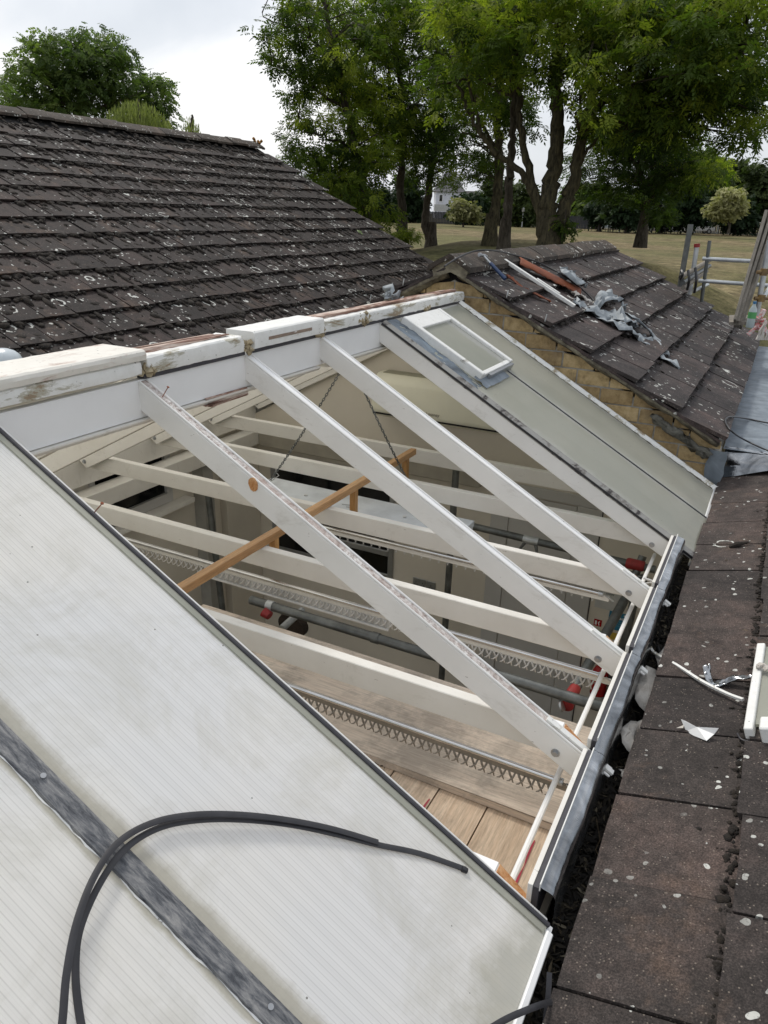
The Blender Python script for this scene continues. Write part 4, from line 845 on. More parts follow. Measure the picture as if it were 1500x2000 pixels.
# rails with hooks under the ties
hk = MB()
pts = [np.array([0, 0, 0]), np.array([.002, -.004, -.012]), np.array([.006, -.014, -.026]), np.array([.004, -.026, -.030]), np.array([-.002, -.030, -.022])]
hk.tube([np.array([-.010, -.001, .006]), np.array([-.004, -.002, -.008]), np.array([.004, -.003, -.022]), np.array([.010, -.006, -.034])], [.004, .0042, .0034, .0018], 5)
hk.tube([np.array([.012, -.002, .004]), np.array([.008, -.010, -.010]), np.array([-.002, -.018, -.020]), np.array([-.010, -.020, -.022])], [.0035, .0038, .003, .0016], 5)
hme = bpy.data.meshes.new('hook'); hme.from_pydata([tuple(np.array(q)*1.25) for q in hk.v], [], hk.f); hme.polygons.foreach_set('use_smooth', [True]*len(hme.polygons))
def hook_rail(y, x0, x1, z, label, hs=.85, z_slope=0, col='hook', bar=None, tubevis=True, sp=.0335):
    global hme
    me = hme.copy(); me.materials.append(M[col])
    t_ = thing('hook_rail', ((x0+x1)/2, y, CZ+z), label, 'curtain rail', 'rails of hooks under the tie beams')
    m = MB(); m.tube([WF(x0, y-.006, z), WF(x1, y-.006, z)], .0105, 12); m.build('rail', M['steel'], t_, smooth=50)
    m = MB(); m.box((x0, y-.004, z-.034), (x1+.05, y+.006, z-.009)); m.build('backing_strip', M['cream'] if col != 'hookd' else M['hookd'], t_, bevel=.001)
    n = int((x1-x0)/sp)
    for k in range(n):
        o = bpy.data.objects.new('hook', me); COL.objects.link(o); o.parent = t_; o.scale = (hs, hs, hs); o.location = (x0+(k+.5)*sp-(x0+x1)/2, -.003, -.036); o.rotation_euler = (0, random.uniform(-.05, .05), random.uniform(-.12, .12))
    m = MB(); m.tube([WF(x1, y-.006, z), WF(x1+.02, y-.006, z)], .013, 10); m.tube([WF(x1+.03, y-.004, z-.004), WF(x1+.06, y, z-.02), WF(x1+.07, y, z-.028)], .005, 6); m.build('end_bracket', M['galvl'], t_, smooth=40)
    if bar: m = MB(); m.tube([WF(bar[0], y-.012, z-.078), WF(bar[1], y-.012, z-.078)], .007, 8); m.box((bar[0], y-.004, z-.075), (bar[1], y-.001, z-.036)); m.build('lower_bar', M['plastic'], t_, smooth=40)
M['hookd'] = simple('brown_grey_hook', (.26, .225, .18), rough=.6)
hook_rail(1.975, -1.62, -.345, -1.712, 'lowest rail of brown grey hooks, above the scaffold boards', col='hookd', hs=.82)
hook_rail(2.628, -3.05, -.36, -1.700, 'long middle rail of pale hooks with a white bar below', bar=(-2.36, -1.30))
hook_rail(3.236, -2.2, -.50, -1.655, 'far rail of short white hooks under the third tie', sp=.05, hs=.35)
m = MB(); m.tube([WF(-.345, 1.45, -1.69), WF(-.345, 3.9, -1.69)], .0095, 8); m.build('white_rod', M['white'], smooth=40, label='thin white rod running along the low end of the ties', cat='rod')

# timber guard rail resting on the ties
gr_ = thing('timber_rail', (-2.06, 3.2, CZ-1.55), 'new pine batten with short uprights resting on the ties', 'timber rail')
xr = -2.018
for (a, b) in ((1.75, 2.86), (2.864, 4.36)): m = MB(); m.box((xr-.021, a, -1.532), (xr+.021, b, -1.492)); m.build('rail', M['pine'], gr_, bevel=.002)
for px, py in ((797, 915), (697, 955), (541, 1045)):
    P = hX(px, py, xr+.02); m = MB(); m.box((xr-.019, P[1]-.018, -1.70), (xr+.019, P[1]+.018, -1.5325)); m.build('upright', M['pinez'], gr_, bevel=.002)

# scaffold boards and tubes inside
bi = 0
for k, (a, b, lab) in enumerate(((2.285, 2.505, 'nearest of three long boards lying across the room'), (2.51, 2.725, 'middle of three long boards lying across the room'), (2.73, 2.95, 'far pinkish long board beside the thick scaffold tube'))):
    m = MB(); m.sheet(lambda u, v, a=a, b=b: WF(-2.7+2.44*u, a+(b-a)*v, -2.200+.003*math.sin(6*u+a*9)), 12, 2); m.box((-2.7, a+.001, -2.238), (-.26, b-.001, -2.2045)); m.build('scaffold_board', M['board_x'], label=lab, cat='scaffold board', group='scaffold boards inside the room')
edge = [-2.15+.2128*k for k in range(10)]; names = ['hidden far left', 'shadowed left', 'left debris strewn', 'grey left', 'debris strewn', 'pinkish red marked', 'pale cracked', 'warm orange', 'second warm orange', 'narrow end']
labs = ['leftmost cross board mostly under the roof sheet', 'second cross board from the left under the roof sheet', 'third cross board from the left under the roof sheet', 'cross board just emerging from the sheet edge', 'cross board with debris at its end', 'pinkish cross board with a red painted edge', 'pale cross board with a long split', 'warm orange cross board with a knot', 'rightmost cross board beside the white gutter edge']
mats = ['board_y']*9
for k in range(9):
    m = MB(); m.sheet(lambda u, v, k=k: WF(edge[k]+.003+.2068*v, .55+1.98*u, -2.241+.002*math.sin(5*u+k)), 10, 2); m.box((edge[k]+.004, .551, -2.279), (edge[k+1]-.004, 2.529, -2.2445)); ob = m.build('scaffold_board', M['board_y'], label=labs[k], cat='scaffold board', group='scaffold boards inside the room')
for k in (5, 8):
    m = MB(); x = edge[k+1]-.008 if k == 5 else edge[k]+.012; m.sheet(lambda u, v: WF(x-.007*v*(.3+abs(math.sin(9*u))), 1.75+.46*u, -2.2375), 24, 1); m.build('red_paint_streak', simple('red_marking', (.42, .03, .06)), bpy.data.objects['scaffold_board.%03d' % (k+3)] if False else None, label='red paint streak along a board edge' if k == 5 else 'short red paint streak on the end board', cat='paint mark')
V = []; F = []
for k in range(160):
    P = hZ(735+rng.normal(0, 16), 1487+rng.normal(0, 8), -2.236); r0 = rng.uniform(.001, .0045); b = len(V); V += [P+[-r0, 0, 0], P+[0, -r0, 0], P+[r0, 0, 0], P+[0, r0, 0], P+[0, 0, r0]]; F += [(b, b+1, b+4), (b+1, b+2, b+4), (b+2, b+3, b+4), (b+3, b, b+4)]
np_mesh('crumbled_moss', V, F, M['dirt'], kind='stuff', label='crumbled moss dropped on the boards')
YT, ZTB = 3.06, -2.15
A = hY(492, 1204, YT); T1 = thing('scaffold_tube', (A[0], YT, CZ+ZTB), 'thick grey scaffold tube lying along the long boards', 'scaffold tube', 'scaffold tubes inside the room')
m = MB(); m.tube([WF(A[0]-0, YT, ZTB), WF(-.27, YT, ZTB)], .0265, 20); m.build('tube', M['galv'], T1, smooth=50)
for px, py, dx in ((528, 1222, 0), (733, 1262, 0)):
    P = hY(px, py, YT-.02); m = MB(); m.tube([(P[0]-.03, YT-.0, CZ+ZTB), (P[0]+.012, YT, CZ+ZTB)], .031, 18); m.build('coupler', M['galvl'] if px == 528 else M['galv'], T1, smooth=50)
    if px == 528: m = MB(); m.tube([(P[0]-.03, YT-.03, CZ+ZTB-.03), (P[0]+.01, YT-.035, CZ+ZTB-.045)], [.035, .026], 12); m.build('coupler_jaw', M['red'], T1, smooth=50)
def stube(a, b, r, label, mat='galv', extra=None):
    a, b = np.array(a, float), np.array(b, float); t_ = thing('scaffold_tube', (a+b)/2, label, 'scaffold tube', 'scaffold tubes inside the room'); m = MB(); m.tube([a, b], r, 18); m.build('tube', M[mat], t_, smooth=50); return t_
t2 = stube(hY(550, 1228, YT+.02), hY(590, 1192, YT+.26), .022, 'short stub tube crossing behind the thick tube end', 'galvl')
P = hY(568, 1222, YT+.42); m = MB(); m.tube([P+[0, .0, -.01], P+[0, .05, .0], P+[0, .06, .002]], [.10, .105, .06], 26); m.build('ribbed_disc', simple('dark_brown_wicker', (.045, .03, .022), (.02, .014, .01), 60, .9, bump=.9), smooth=40, label='dark brown round disc behind the tube end', cat='disc')
a = hY(1108, 1372, YT+.03); b = hY(1232, 1150, 4.15)
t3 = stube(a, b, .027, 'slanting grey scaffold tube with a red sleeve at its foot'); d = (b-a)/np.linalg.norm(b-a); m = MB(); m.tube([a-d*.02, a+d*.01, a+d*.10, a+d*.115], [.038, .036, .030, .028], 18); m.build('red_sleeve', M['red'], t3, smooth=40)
m = MB(); m.tube([a-d*.03+[-.02, 0, .0], a-d*.03+[-.01, 0, .004]], .032, 14); m.build('coupler', M['galvl'], t3, smooth=40)
stube(hY(1249, 1130, 4.3), hY(1206, 1310, 4.3), .027, 'upright grey tube behind the thin white rod')
stube(hY(891, 915, 4.85), hY(862, 1330, 4.85), .026, 'thin upright tube in front of the far wall')
stube(hY(405, 955, 4.2), hY(440, 1235, 4.2), .026, 'leftmost upright tube near the room corner')
Y2 = 4.36; a = hY(890, 1020, Y2); b = hY(1280, 1113, Y2)
t4 = stube(a, b, .024, 'level shiny tube running below the fourth tie'); 
P = hY(1241, 1103, Y2); m = MB(); m.tube([P-[.055, 0, 0], P-[.045, 0, 0], P+[.045, 0, 0], P+[.055, 0, 0]], [.028, .034, .034, .028], 18); m.build('coupler', M['red'], t4, smooth=40)
m = MB(); m.tube([P+[.03, .04, .05], P+[.01, -.02, -.07]], .025, 14); m.tube([P+[.0, -.02, -.05], P+[.0, -.02, -.12]], .03, 10); m.tube([P+[.06, 0, -.06], P+[.06, 0, -.12]], .024, 12); m.build('coupler_body', M['galv'], t4, smooth=40)
m = MB(); m.tube([P+[-.07, -.03, -.055], P+[.05, -.03, -.06]], .006, 8); m.build('coupler_bolt', M['galvl'], t4, smooth=40)
P = hY(1040, 1056, Y2); m = MB(); m.tube([P-[.06, 0, 0], P+[.04, 0, 0]], .0285, 16); m.build('coupler', M['galvl'], t4, smooth=40)
m = MB(); 
for sx in (-.045, .03): m.tube([P+[sx, -.02, -.02], P+[sx*1.5, -.03, -.06], P+[sx*.9, -.03, -.085], P+[sx*.3, -.03, -.095]], [.012, .010, .009, .006], 8)
m.build('coupler_jaw', M['galv'], t4, smooth=50)
m = MB(); P = hY(1255, 1140, 3.3); m.tube([P, P+[.05, .05, 0], P+[.09, .05, -.01]], .004, 6); m.tube([P+[0, 0, .03], P+[.07, .0, .02]], .006, 6); m.build('wire_clip', M['plastic'], smooth=50, label='white plastic clips by the lead lined gutter edge', cat='clip')

# ============================================================ LOOSE THINGS ON THE ROOFS
def nfp(px, py, h=.03): return hit(px, py, NF.o+NF.z*h, NF.z)
def mfp(px, py, h=.03): return hit(px, py, MF.o+MF.z*h, MF.z)
def smooth_path(P, n=8):
    P = [np.array(p, float) for p in P]; out = []
    for i in range(len(P)-1):
        p0, p1, p2, p3 = P[max(i-1, 0)], P[i], P[i+1], P[min(i+2, len(P)-1)]
        for k in range(n):
            t = k/n; out.append(.5*((2*p1)+(-p0+p2)*t+(2*p0-5*p1+4*p2-p3)*t*t+(-p0+3*p1-3*p2+p3)*t**3))
    out.append(P[-1]); return out
st = thing('rubber_strip', slp(400, 1600), 'black rubber glazing strip looped over the pale roof sheets', 'rubber strip')
prof = [(-.0065, 0), (.0065, 0), (.0065, .003), (.002, .0042), (-.002, .0042), (-.0065, .003)]
s1 = [(112, 2080, .03), (122, 1990, .04), (130, 1900, .05), (150, 1800, .055), (185, 1710, .05), (232, 1645, .04), (300, 1607, .038), (380, 1592, .038), (470, 1592, .036), (560, 1602, .03), (650, 1620, .026), (738, 1646, .022)]
s2 = [(175, 2080, .010), (156, 1990, .012), (147, 1900, .018), (156, 1815, .028), (196, 1724, .038), (246, 1657, .030), (312, 1617, .026), (392, 1602, .026), (480, 1602, .024), (570, 1612, .020), (660, 1631, .018), (740, 1651, .018), (820, 1668, .018), (910, 1699, .016)]
for s_ in (s1, s2):
    m = MB(); m.strip_sweep(smooth_path([slp(a, b, h) for a, b, h in s_]), prof, SL.z); m.build('strip', M['black'], st, smooth=30)
m = MB(); m.tube([slp(902, 1697, .018), slp(912, 1701, .018)], .007, 8); m.build('torn_end', M['black'], st)
m = MB(); m.strip_sweep(smooth_path([slp(940, 2020, .06), slp(990, 1990, .06), slp(1050, 1965, .05), hZ(1085, 1955, -1.63), hZ(1110, 1948, -1.66)]), prof, SL.z); m.build('rubber_strip', M['black'], smooth=30, label='short black strip end hanging over the sheet into the gutter', cat='rubber strip')
m = MB(); m.strip_sweep(smooth_path([hZ(1073, 1900, -1.63), hZ(1070, 1950, -1.65), hZ(1062, 2020, -1.68)]), [(-.006, 0), (.006, 0), (.006, .004), (-.006, .004)], (0, 0, 1)); m.build('rubber_strip', M['gasket'], smooth=30, label='dark grey strip standing in the gutter at the sheet corner', cat='rubber strip')
# dome
P = hX(6, 704, -2.85); m = MB(); m.tube([P+[0, 0, z] for z in (-.035, -.030, -.02, 0, .022, .038, .048, .052)], [.062, .074, .078, .078, .068, .050, .026, .003], 28); m.tube([P+[0, 0, -.12], P+[0, 0, -.03]], .05, 16); m.build('dome_vent', simple('pale_blue_white_plastic', (.55, .60, .63), rough=.25, bump=0), smooth=50, label='smooth white domed vent cap beyond the ridge', cat='vent')
# lead scraps behind the ridge
def crumple(name, path, w, mat, label, cat, up, seed, amp=.02, nv=5, solid=.003, wdir=None):
    r = np.random.default_rng(seed); P = smooth_path(path, 6); n = len(P)-1; N1 = r.normal(0, amp, (n+1, nv+1)); N2 = r.normal(0, amp*.6, (n+1, nv+1)); up = np.array(up, float)
    def fn(u, v):
        i = int(round(u*n)); j = int(round(v*nv)); p = P[i]; t = P[min(i+1, n)]-P[max(i-1, 0)]; t /= np.linalg.norm(t)+1e-9; sd = np.cross(t, up) if wdir is None else np.array(wdir, float); sd /= np.linalg.norm(sd)+1e-9
        ww = w*(.55+.45*math.sin(3.14*u)+.25*math.sin(9*u+seed)); return p+sd*((v-.5)*ww)+up*(N1[i, j]+abs(v-.5)*w*.35*math.sin(7*u+seed))+t*N2[i, j]
    m = MB(); m.sheet(fn, n, nv); return m.build(name, M[mat], smooth=28, label=label, cat=cat, solid=solid)
B = hX(765, 588, -2.14)
crumple('lead_scrap', [B+[.0, -.10, -.01], B+[0, -.03, -.02], B+[0, .06, -.015], B+[0, .12, .0]], .12, 'leads', 'cup of crumpled lead perched behind the ridge', 'lead scrap', (0, 0, 1), 4, .012, wdir=(.5, 0, .85))
crumple('lead_scrap', [B+[.02, -.09, .02], B+[.01, -.06, .06], B+[0, -.03, .03]], .09, 'leads', 'curled lead tongue beside the lead cup', 'lead scrap', (0, 1, 0), 9, .008)
A = mfp(1110, 535, .05); n_ = MF.z
paths = [([(1098, 548, .05), (1108, 528, .14), (1120, 535, .16), (1136, 560, .06)], .17, 'standing torn flap of lead above the rusty piece', 1),
         ([(1120, 592, .03), (1150, 600, .06), (1185, 612, .05), (1215, 622, .07), (1238, 640, .04)], .24, 'largest crumpled sheet of lead at the foot of the white batten', 2),
         ([(1165, 600, .05), (1180, 578, .12), (1200, 582, .11), (1222, 600, .07)], .13, 'small curled lead roll above the large lead sheet', 3),
         ([(1165, 612, .03), (1200, 634, .05), (1240, 650, .06), (1270, 662, .03)], .18, 'flat grey lead strip below the large lead sheet', 5),
         ([(1215, 610, .06), (1245, 628, .09), (1280, 655, .05), (1300, 690, .03)], .12, 'narrow twisted lead ribbon pointing to the eaves', 6),
         ([(1255, 670, .02), (1290, 690, .035), (1324, 722, .02)], .12, 'lowest smooth lead offcut with a pointed end', 8)]
for pth, w, lab, sd_ in paths: crumple('lead_scrap', [mfp(a, b, h) for a, b, h in pth], w, 'leads', lab, 'lead scrap', n_, sd_, .016 if w > .125 else .008)
a, b = mfp(985, 508, .06), mfp(1122, 598, .05); d = (b-a)/np.linalg.norm(b-a); s_ = np.cross(n_, d); bt = thing('white_batten', (a+b)/2, 'chipped white batten lying down the brown tiles', 'batten'); fr = Fr(a, d, s_, n_); L_ = np.linalg.norm(b-a)
m = MB(); m.box((0, -.022, -.012), (L_, .022, .012), fr); m.build('batten', M['peelw'], bt, bevel=.002, jitter=.0008); m = MB(); m.box((.3, .005, .0122), (L_-.15, .021, .020), fr); m.build('raised_lip', M['peelw'], bt, jitter=.001)
a, b = mfp(1012, 512, .05), mfp(1130, 572, .05); d = (b-a)/np.linalg.norm(b-a); s_ = np.cross(n_, d); fr = Fr(a, d, s_, n_); L_ = np.linalg.norm(b-a)
r_ = np.random.default_rng(8); m = MB(); nn = 24; ed = r_.normal(0, .012, (nn+1, 2)); m.sheet(lambda u, v: fr(L_*u, (v-.5)*.16+(ed[int(round(u*nn)), 0] if v < .1 else ed[int(round(u*nn)), 1] if v > .9 else 0), .035*math.cos((v-.5)*2.6)), nn, 8)
m.build('rusty_flashing', M['rust'], smooth=50, solid=.008, label='curved rusty red strip lying beside the white batten', cat='flashing', jitter=.001)
crumple('lead_scrap', [mfp(1120, 572, .06), mfp(1140, 580, .05), mfp(1160, 592, .05)], .10, 'paper', 'pale dirty torn end between rust and lead', 'scrap', n_, 12, .01)
crumple('lead_scrap', [mfp(990, 540, .04), mfp(1030, 565, .04), mfp(1075, 590, .03)], .05, 'rust', 'thin brown torn felt under the white batten', 'scrap', n_, 14, .006)
# hammer
a, b = mfp(944, 499, .10), mfp(987, 545, .06); hm = thing('hammer', (a+b)/2, 'claw hammer with a dark blue grip lying below the ridge', 'hammer'); d = (b-a)/np.linalg.norm(b-a); s_ = np.cross(n_, d)
mid_ = a+(b-a)*.36
m = MB(); m.tube([a, mid_], .008, 10); m.build('shaft', M['galvl'], hm, smooth=50)
m = MB(); m.tube([mid_-d*.01, mid_, a+(b-a)*.6, b-d*.02, b], [.012, .016, .015, .018, .016], 12, squash=.8); m.build('grip', M['blue'], hm, smooth=50)
m = MB(); m.tube([a-s_*.055, a-s_*.04, a-s_*.02, a+s_*.02, a+s_*.05+n_*-.005, a+s_*.085-n_*.025], [.014, .015, .010, .013, .010, .003], 10); m.build('head', M['alu'], hm, smooth=50)
# cables
m = MB(); m.tube(smooth_path([mfp(868, 520, .05), hD(895, 503, 5.35), hD(925, 491, 5.6), hD(960, 489, 5.75), mfp(1000, 497, .09), mfp(1050, 512, .07), mfp(1100, 538, .10), mfp(1140, 568, .07), mfp(1165, 592, .06)]), .006, 8); m.build('cable', M['rope'], smooth=60, label='thin black cable lying over the ridge and down the tiles', cat='cable')
zc = lambda px, py: hZ(px, py, -1.405)
m = MB(); m.tube(smooth_path([zc(1560, 836), zc(1500, 826), zc(1460, 818), mfp(1430, 814, .05), mfp(1418, 818, .05), mfp(1418, 828, .05), mfp(1432, 845, .05), zc(1460, 862), zc(1500, 880), zc(1560, 900)]), .006, 8); m.build('cable', M['rope'], smooth=60, label='black cable loop hanging over the eaves onto the lead', cat='cable')
# near roof bits
pts = [nfp(1272, 1245, -.02), nfp(1271, 1262, .0), nfp(1280, 1278, .02), nfp(1320, 1300, .035), nfp(1370, 1332, .04), nfp(1420, 1357, .03), nfp(1452, 1369, .03)]
m = MB(); m.strip_sweep(smooth_path(pts), [(-.005, 0), (.005, 0), (.005, .009), (-.005, .009)], NF.z); m.build('trim_strip', M['peel'], smooth=30, label='thin dirty white trim strip lying across the near tiles', cat='trim')
m = MB(); m.tube(smooth_path([nfp(1285, 1262, -.03), nfp(1290, 1275, 0), nfp(1305, 1283, .02), nfp(1318, 1280, .02)]), .006, 8); m.build('cable', M['rope'], smooth=60, label='short black cable bend beside the white trim strip', cat='cable')
crumple('lead_scrap', [nfp(1380, 1300, .07), nfp(1383, 1322, .05), nfp(1395, 1336, .025), nfp(1430, 1328, .035), nfp(1470, 1322, .05)], .034, 'lead', 'narrow bent lead offcut on the near tiles', 'lead scrap', NF.z, 21, .003)
def flake(name, pix, h, mat, label, cat, curl=.01):
    P = [nfp(a, b, h+c) if True else 0 for a, b, c in pix]; c0 = np.mean(P, 0)+NF.z*curl; m = MB(); m.v = [c0]+P; n = len(P)
    for i in range(n): m.f.append([0, 1+i, 1+(i+1) % n]); m.m.append(0)
    return m.build(name, M[mat], label=label, cat=cat, solid=.0012)
flake('paint_flake', [(1330, 1405, .03), (1338, 1408, .02), (1345, 1420, .0), (1375, 1428, .01), (1404, 1422, .03), (1395, 1434, .01), (1380, 1447, .0), (1355, 1437, .0), (1340, 1428, .0)], .025, 'white', 'curled white paint flake lying alone on a near tile', 'paint flake')
flake('paint_flake', [(1321, 1422, .02), (1336, 1416, .02), (1334, 1422, .02)], .02, 'paper', 'tiny tan flake touching the white paint flake', 'paint flake', .0)
for k, (pts, lab) in enumerate((([(1262, 1300), (1285, 1310), (1280, 1345), (1262, 1392), (1240, 1365), (1242, 1330)], 'largest torn paint sheet stuck between lead and tiles'), ([(1280, 1282), (1300, 1260), (1310, 1262), (1300, 1300), (1285, 1300)], 'upper torn paint sheet leaning on the tile edge'), ([(1210, 1425), (1232, 1408), (1255, 1412), (1240, 1440), (1235, 1475), (1215, 1450)], 'lower torn paint sheet in the gutter'), ([(1208, 1502), (1230, 1504), (1224, 1522), (1212, 1516)], 'small white flake in the gutter'), ([(1236, 1415), (1256, 1405), (1252, 1432), (1240, 1438)], 'curled flake resting on the lower paint sheet'))):
    P = [hZ(a, b, -1.66+rng.uniform(0, .03)) for a, b in pts]; c0 = np.mean(P, 0)+[0, 0, .012]; m = MB(); n = len(P)
    Q = [p+(q-p)*.5+rng.normal(0, .003, 3) for p, q in zip(P, P[1:]+P[:1])]; R_ = [x for pq in zip(P, Q) for x in pq]; n = len(R_); inner = [c0+(x-c0)*.5+rng.normal(0, .004, 3) for x in R_]
    m.v = [c0]+inner+R_
    for i in range(n): j = (i+1) % n; m.f += [[0, 1+i, 1+j], [1+i, 1+n+i, 1+n+j, 1+j]]; m.m += [0, 0]
    m.build('paint_flake', M['paper'], label=lab, cat='paint flake', solid=.002, smooth=30)
# removed window frame resting on the near tiles
A = nfp(1479, 1258, .07); Bq = nfp(1452, 1425, .07); fx = Bq-A; Lf = np.linalg.norm(fx); fx /= Lf; fy = np.cross(NF.z, fx); 
if fy[0] < 0: fy = -fy
fz = NF.z; wf = thing('window_frame', A, 'removed white window frame with dirty glass lying on the tiles', 'window frame'); fr = Fr(A, fx, fy, fz)
m = MB(); m.box((0, 0, -.035), (Lf, .028, .004), fr); m.build('frame_bar', M['peelw'], wf, bevel=.003, jitter=.0006)
m = MB(); m.box((Lf-.045, .048, -.045), (Lf+.022, .60, .020), fr); m.build('frame_bar', M['peelw'], wf, bevel=.004)
m = MB(); m.box((-.035, .048, -.03), (.015, .60, .016), fr); m.build('frame_bar', M['peelw'], wf, bevel=.004)
m = MB(); m.box((.004, .0285, -.020), (Lf-.046, .60, -.010), fr); m.build('pane', M['frost'], wf)
crumple('paint_flake', [nfp(1478, 1303, .08), nfp(1490, 1300, .085), nfp(1505, 1308, .08)], .03, 'paper', 'pinkish flake on the removed window glass', 'paint flake', NF.z, 31, .004)
m = MB(); m.tube(smooth_path([nfp(1440, 1432, .03), nfp(1447, 1443, .02), nfp(1460, 1447, .02), nfp(1472, 1440, .03)]), .003, 6); m.build('wire', M['gasket'], wf, smooth=50)
m = MB(); m.tube([nfp(1425, 1068, .03), nfp(1440, 1063, .035), nfp(1465, 1058, .03)], [.006, .018, .004], 8, squash=.6); m.build('pine_cone', M['moss'], smooth=20, jitter=.002, label='dark lump of moss like a cone on the near tiles', cat='moss lump')
for k, (px, py) in enumerate(((1456, 1232), (1418, 1095), (1385, 1085))):
    P = nfp(px, py, .025); m = MB(); m.sheet(lambda u, v: P+np.array([(u-.5)*.022, (v-.5)*.008*math.sin(3.14*u), .004*math.sin(3*u)]), 5, 2); m.build('dry_leaf', M['litter'], label=('curled brown leaf on a near tile by the frame', 'brown leaf on the far part of the near tiles', 'second brown leaf on the far near tiles')[k], cat='leaf')
P = hit(703, 453, LF.o+LF.z*.04, LF.z); m = MB(); m.sheet(lambda u, v: P+LF.x*(u-.5)*.12+LF.y*(v-.5)*.14*math.sin(3.1*u)+LF.z*.01*math.sin(5*v), 6, 4); m.build('green_leaf', simple('fresh_leaf', (.16, .22, .08)), label='single fresh green leaf on the big dark roof', cat='leaf')

# ============================================================ TREES AND EVERYTHING BEYOND
def rotrand(n, r):
    q = r.normal(size=(n, 4)); q /= np.linalg.norm(q, axis=1)[:, None]; w, x, y, z = q.T
    return np.stack([np.stack([1-2*(y*y+z*z), 2*(x*y-z*w), 2*(x*z+y*w)], 1), np.stack([2*(x*y+z*w), 1-2*(x*x+z*z), 2*(y*z-x*w)], 1), np.stack([2*(x*z-y*w), 2*(y*z+x*w), 1-2*(x*x+y*y)], 1)], 1)
def sprig(nleaf, L, lw, ll):
    """drooping compound leaf: pairs of leaflets along a stalk; returns verts (n*4,3)"""
    V = []
    for k in range(nleaf):
        t = (k//2+1)/(nleaf//2+1); side = 1 if k % 2 else -1
        if k == nleaf-1: side = 0; t = 1
        base = np.array([t*L, 0, -.25*L*t*t]); d = np.array([.75, side*.95, -.35]) if side else np.array([1., 0, -.4]); d /= np.linalg.norm(d); s_ = np.cross(d, [0, 0, 1.]); s_ /= np.linalg.norm(s_)
        V += [base, base+d*ll*.5+s_*lw/2, base+d*ll, base+d*ll*.5-s_*lw/2]
    return np.array(V)
def foliage(centers, radii, per, proto, tone_c, seed, squash=.75, droop=None, spread=1.0):
    r = np.random.default_rng(seed); C = np.repeat(centers, per, 0); R_ = np.repeat(radii, per)
    d = r.normal(size=(len(C), 3)); d /= np.linalg.norm(d, axis=1)[:, None]; rad = R_*(r.random(len(C))**.45)
    P = C+d*rad[:, None]*np.array([1, 1, squash]); n = len(P)
    yaw = np.arctan2(d[:, 1], d[:, 0])+r.normal(0, .9, n); pit = r.normal(-.25, .45, n) if droop is None else r.normal(droop, .2, n); rol = r.normal(0, .6, n)
    cy, sy, cp_, sp = np.cos(yaw), np.sin(yaw), np.cos(pit), np.sin(pit); cr_, sr = np.cos(rol), np.sin(rol)
    X = np.stack([cy*cp_, sy*cp_, sp], 1); Y0 = np.stack([-sy, cy, 0*cy], 1); Z0 = np.cross(X, Y0); Y = Y0*cr_[:, None]+Z0*sr[:, None]; Z = np.cross(X, Y)
    sc = r.uniform(.7, 1.3, n)[:, None]; k = len(proto)
    V = P[:, None, :]+sc[:, :, None]*(proto[None, :, 0:1]*X[:, None]+proto[None, :, 1:2]*Y[:, None]+proto[None, :, 2:3]*Z[:, None])
    V = V.reshape(-1, 3); F = np.arange(len(V)).reshape(-1, 4)
    tone = np.repeat(tone_c, per)+r.normal(0, .09, n)+(d[:, 2]*.12); tone = np.repeat(np.clip(tone, 0, 1), k//4)  # leaf hue varies; clump tops made paler, light from above painted in
    return V, F, tone
def clumps(specs, seed, dens=1.0):
    specs = list(specs)
    """specs: (px, py, dist, rx_px, ry_px, depth_m, n, tone) -> clump centres"""
    r = np.random.default_rng(seed); C = []; T_ = []
    for (px, py, d, rx, ry, dm, n, tone) in specs:
        for k in range(int(n*dens)):
            a = r.uniform(0, 2*math.pi); q = math.sqrt(r.random()); x = px+rx*q*math.cos(a); y = py+ry*q*math.sin(a); dd = d+r.uniform(-dm, dm)
            C.append(hD(x, y, dd)); T_.append(tone+r.normal(0, .19))  # hue spread between clumps, widened to paint in highlights on the crown
    return np.array(C), np.array(T_)
def limb(mb, pts, d0, r0, r1, seed=0, n=6, d1=None, wob=.02):
    """pts: pixels along the limb at horizontal distance d0..d1; radii in metres"""
    d1 = d0 if d1 is None else d1; P = [hD(px, py, d0+(d1-d0)*i/max(1, len(pts)-1)) for i, (px, py) in enumerate(pts)]; P = smooth_path(P, n); r = np.random.default_rng(seed)
    P = [p+r.normal(0, wob, 3) for p in P]; k = len(P); r0 *= .78; r1 *= .7; mb.tube(P, [(r0+(r1-r0)*(i/(k-1))**.8)*(1+.07*math.sin(5*i+seed)) for i in range(k)], 10); return P
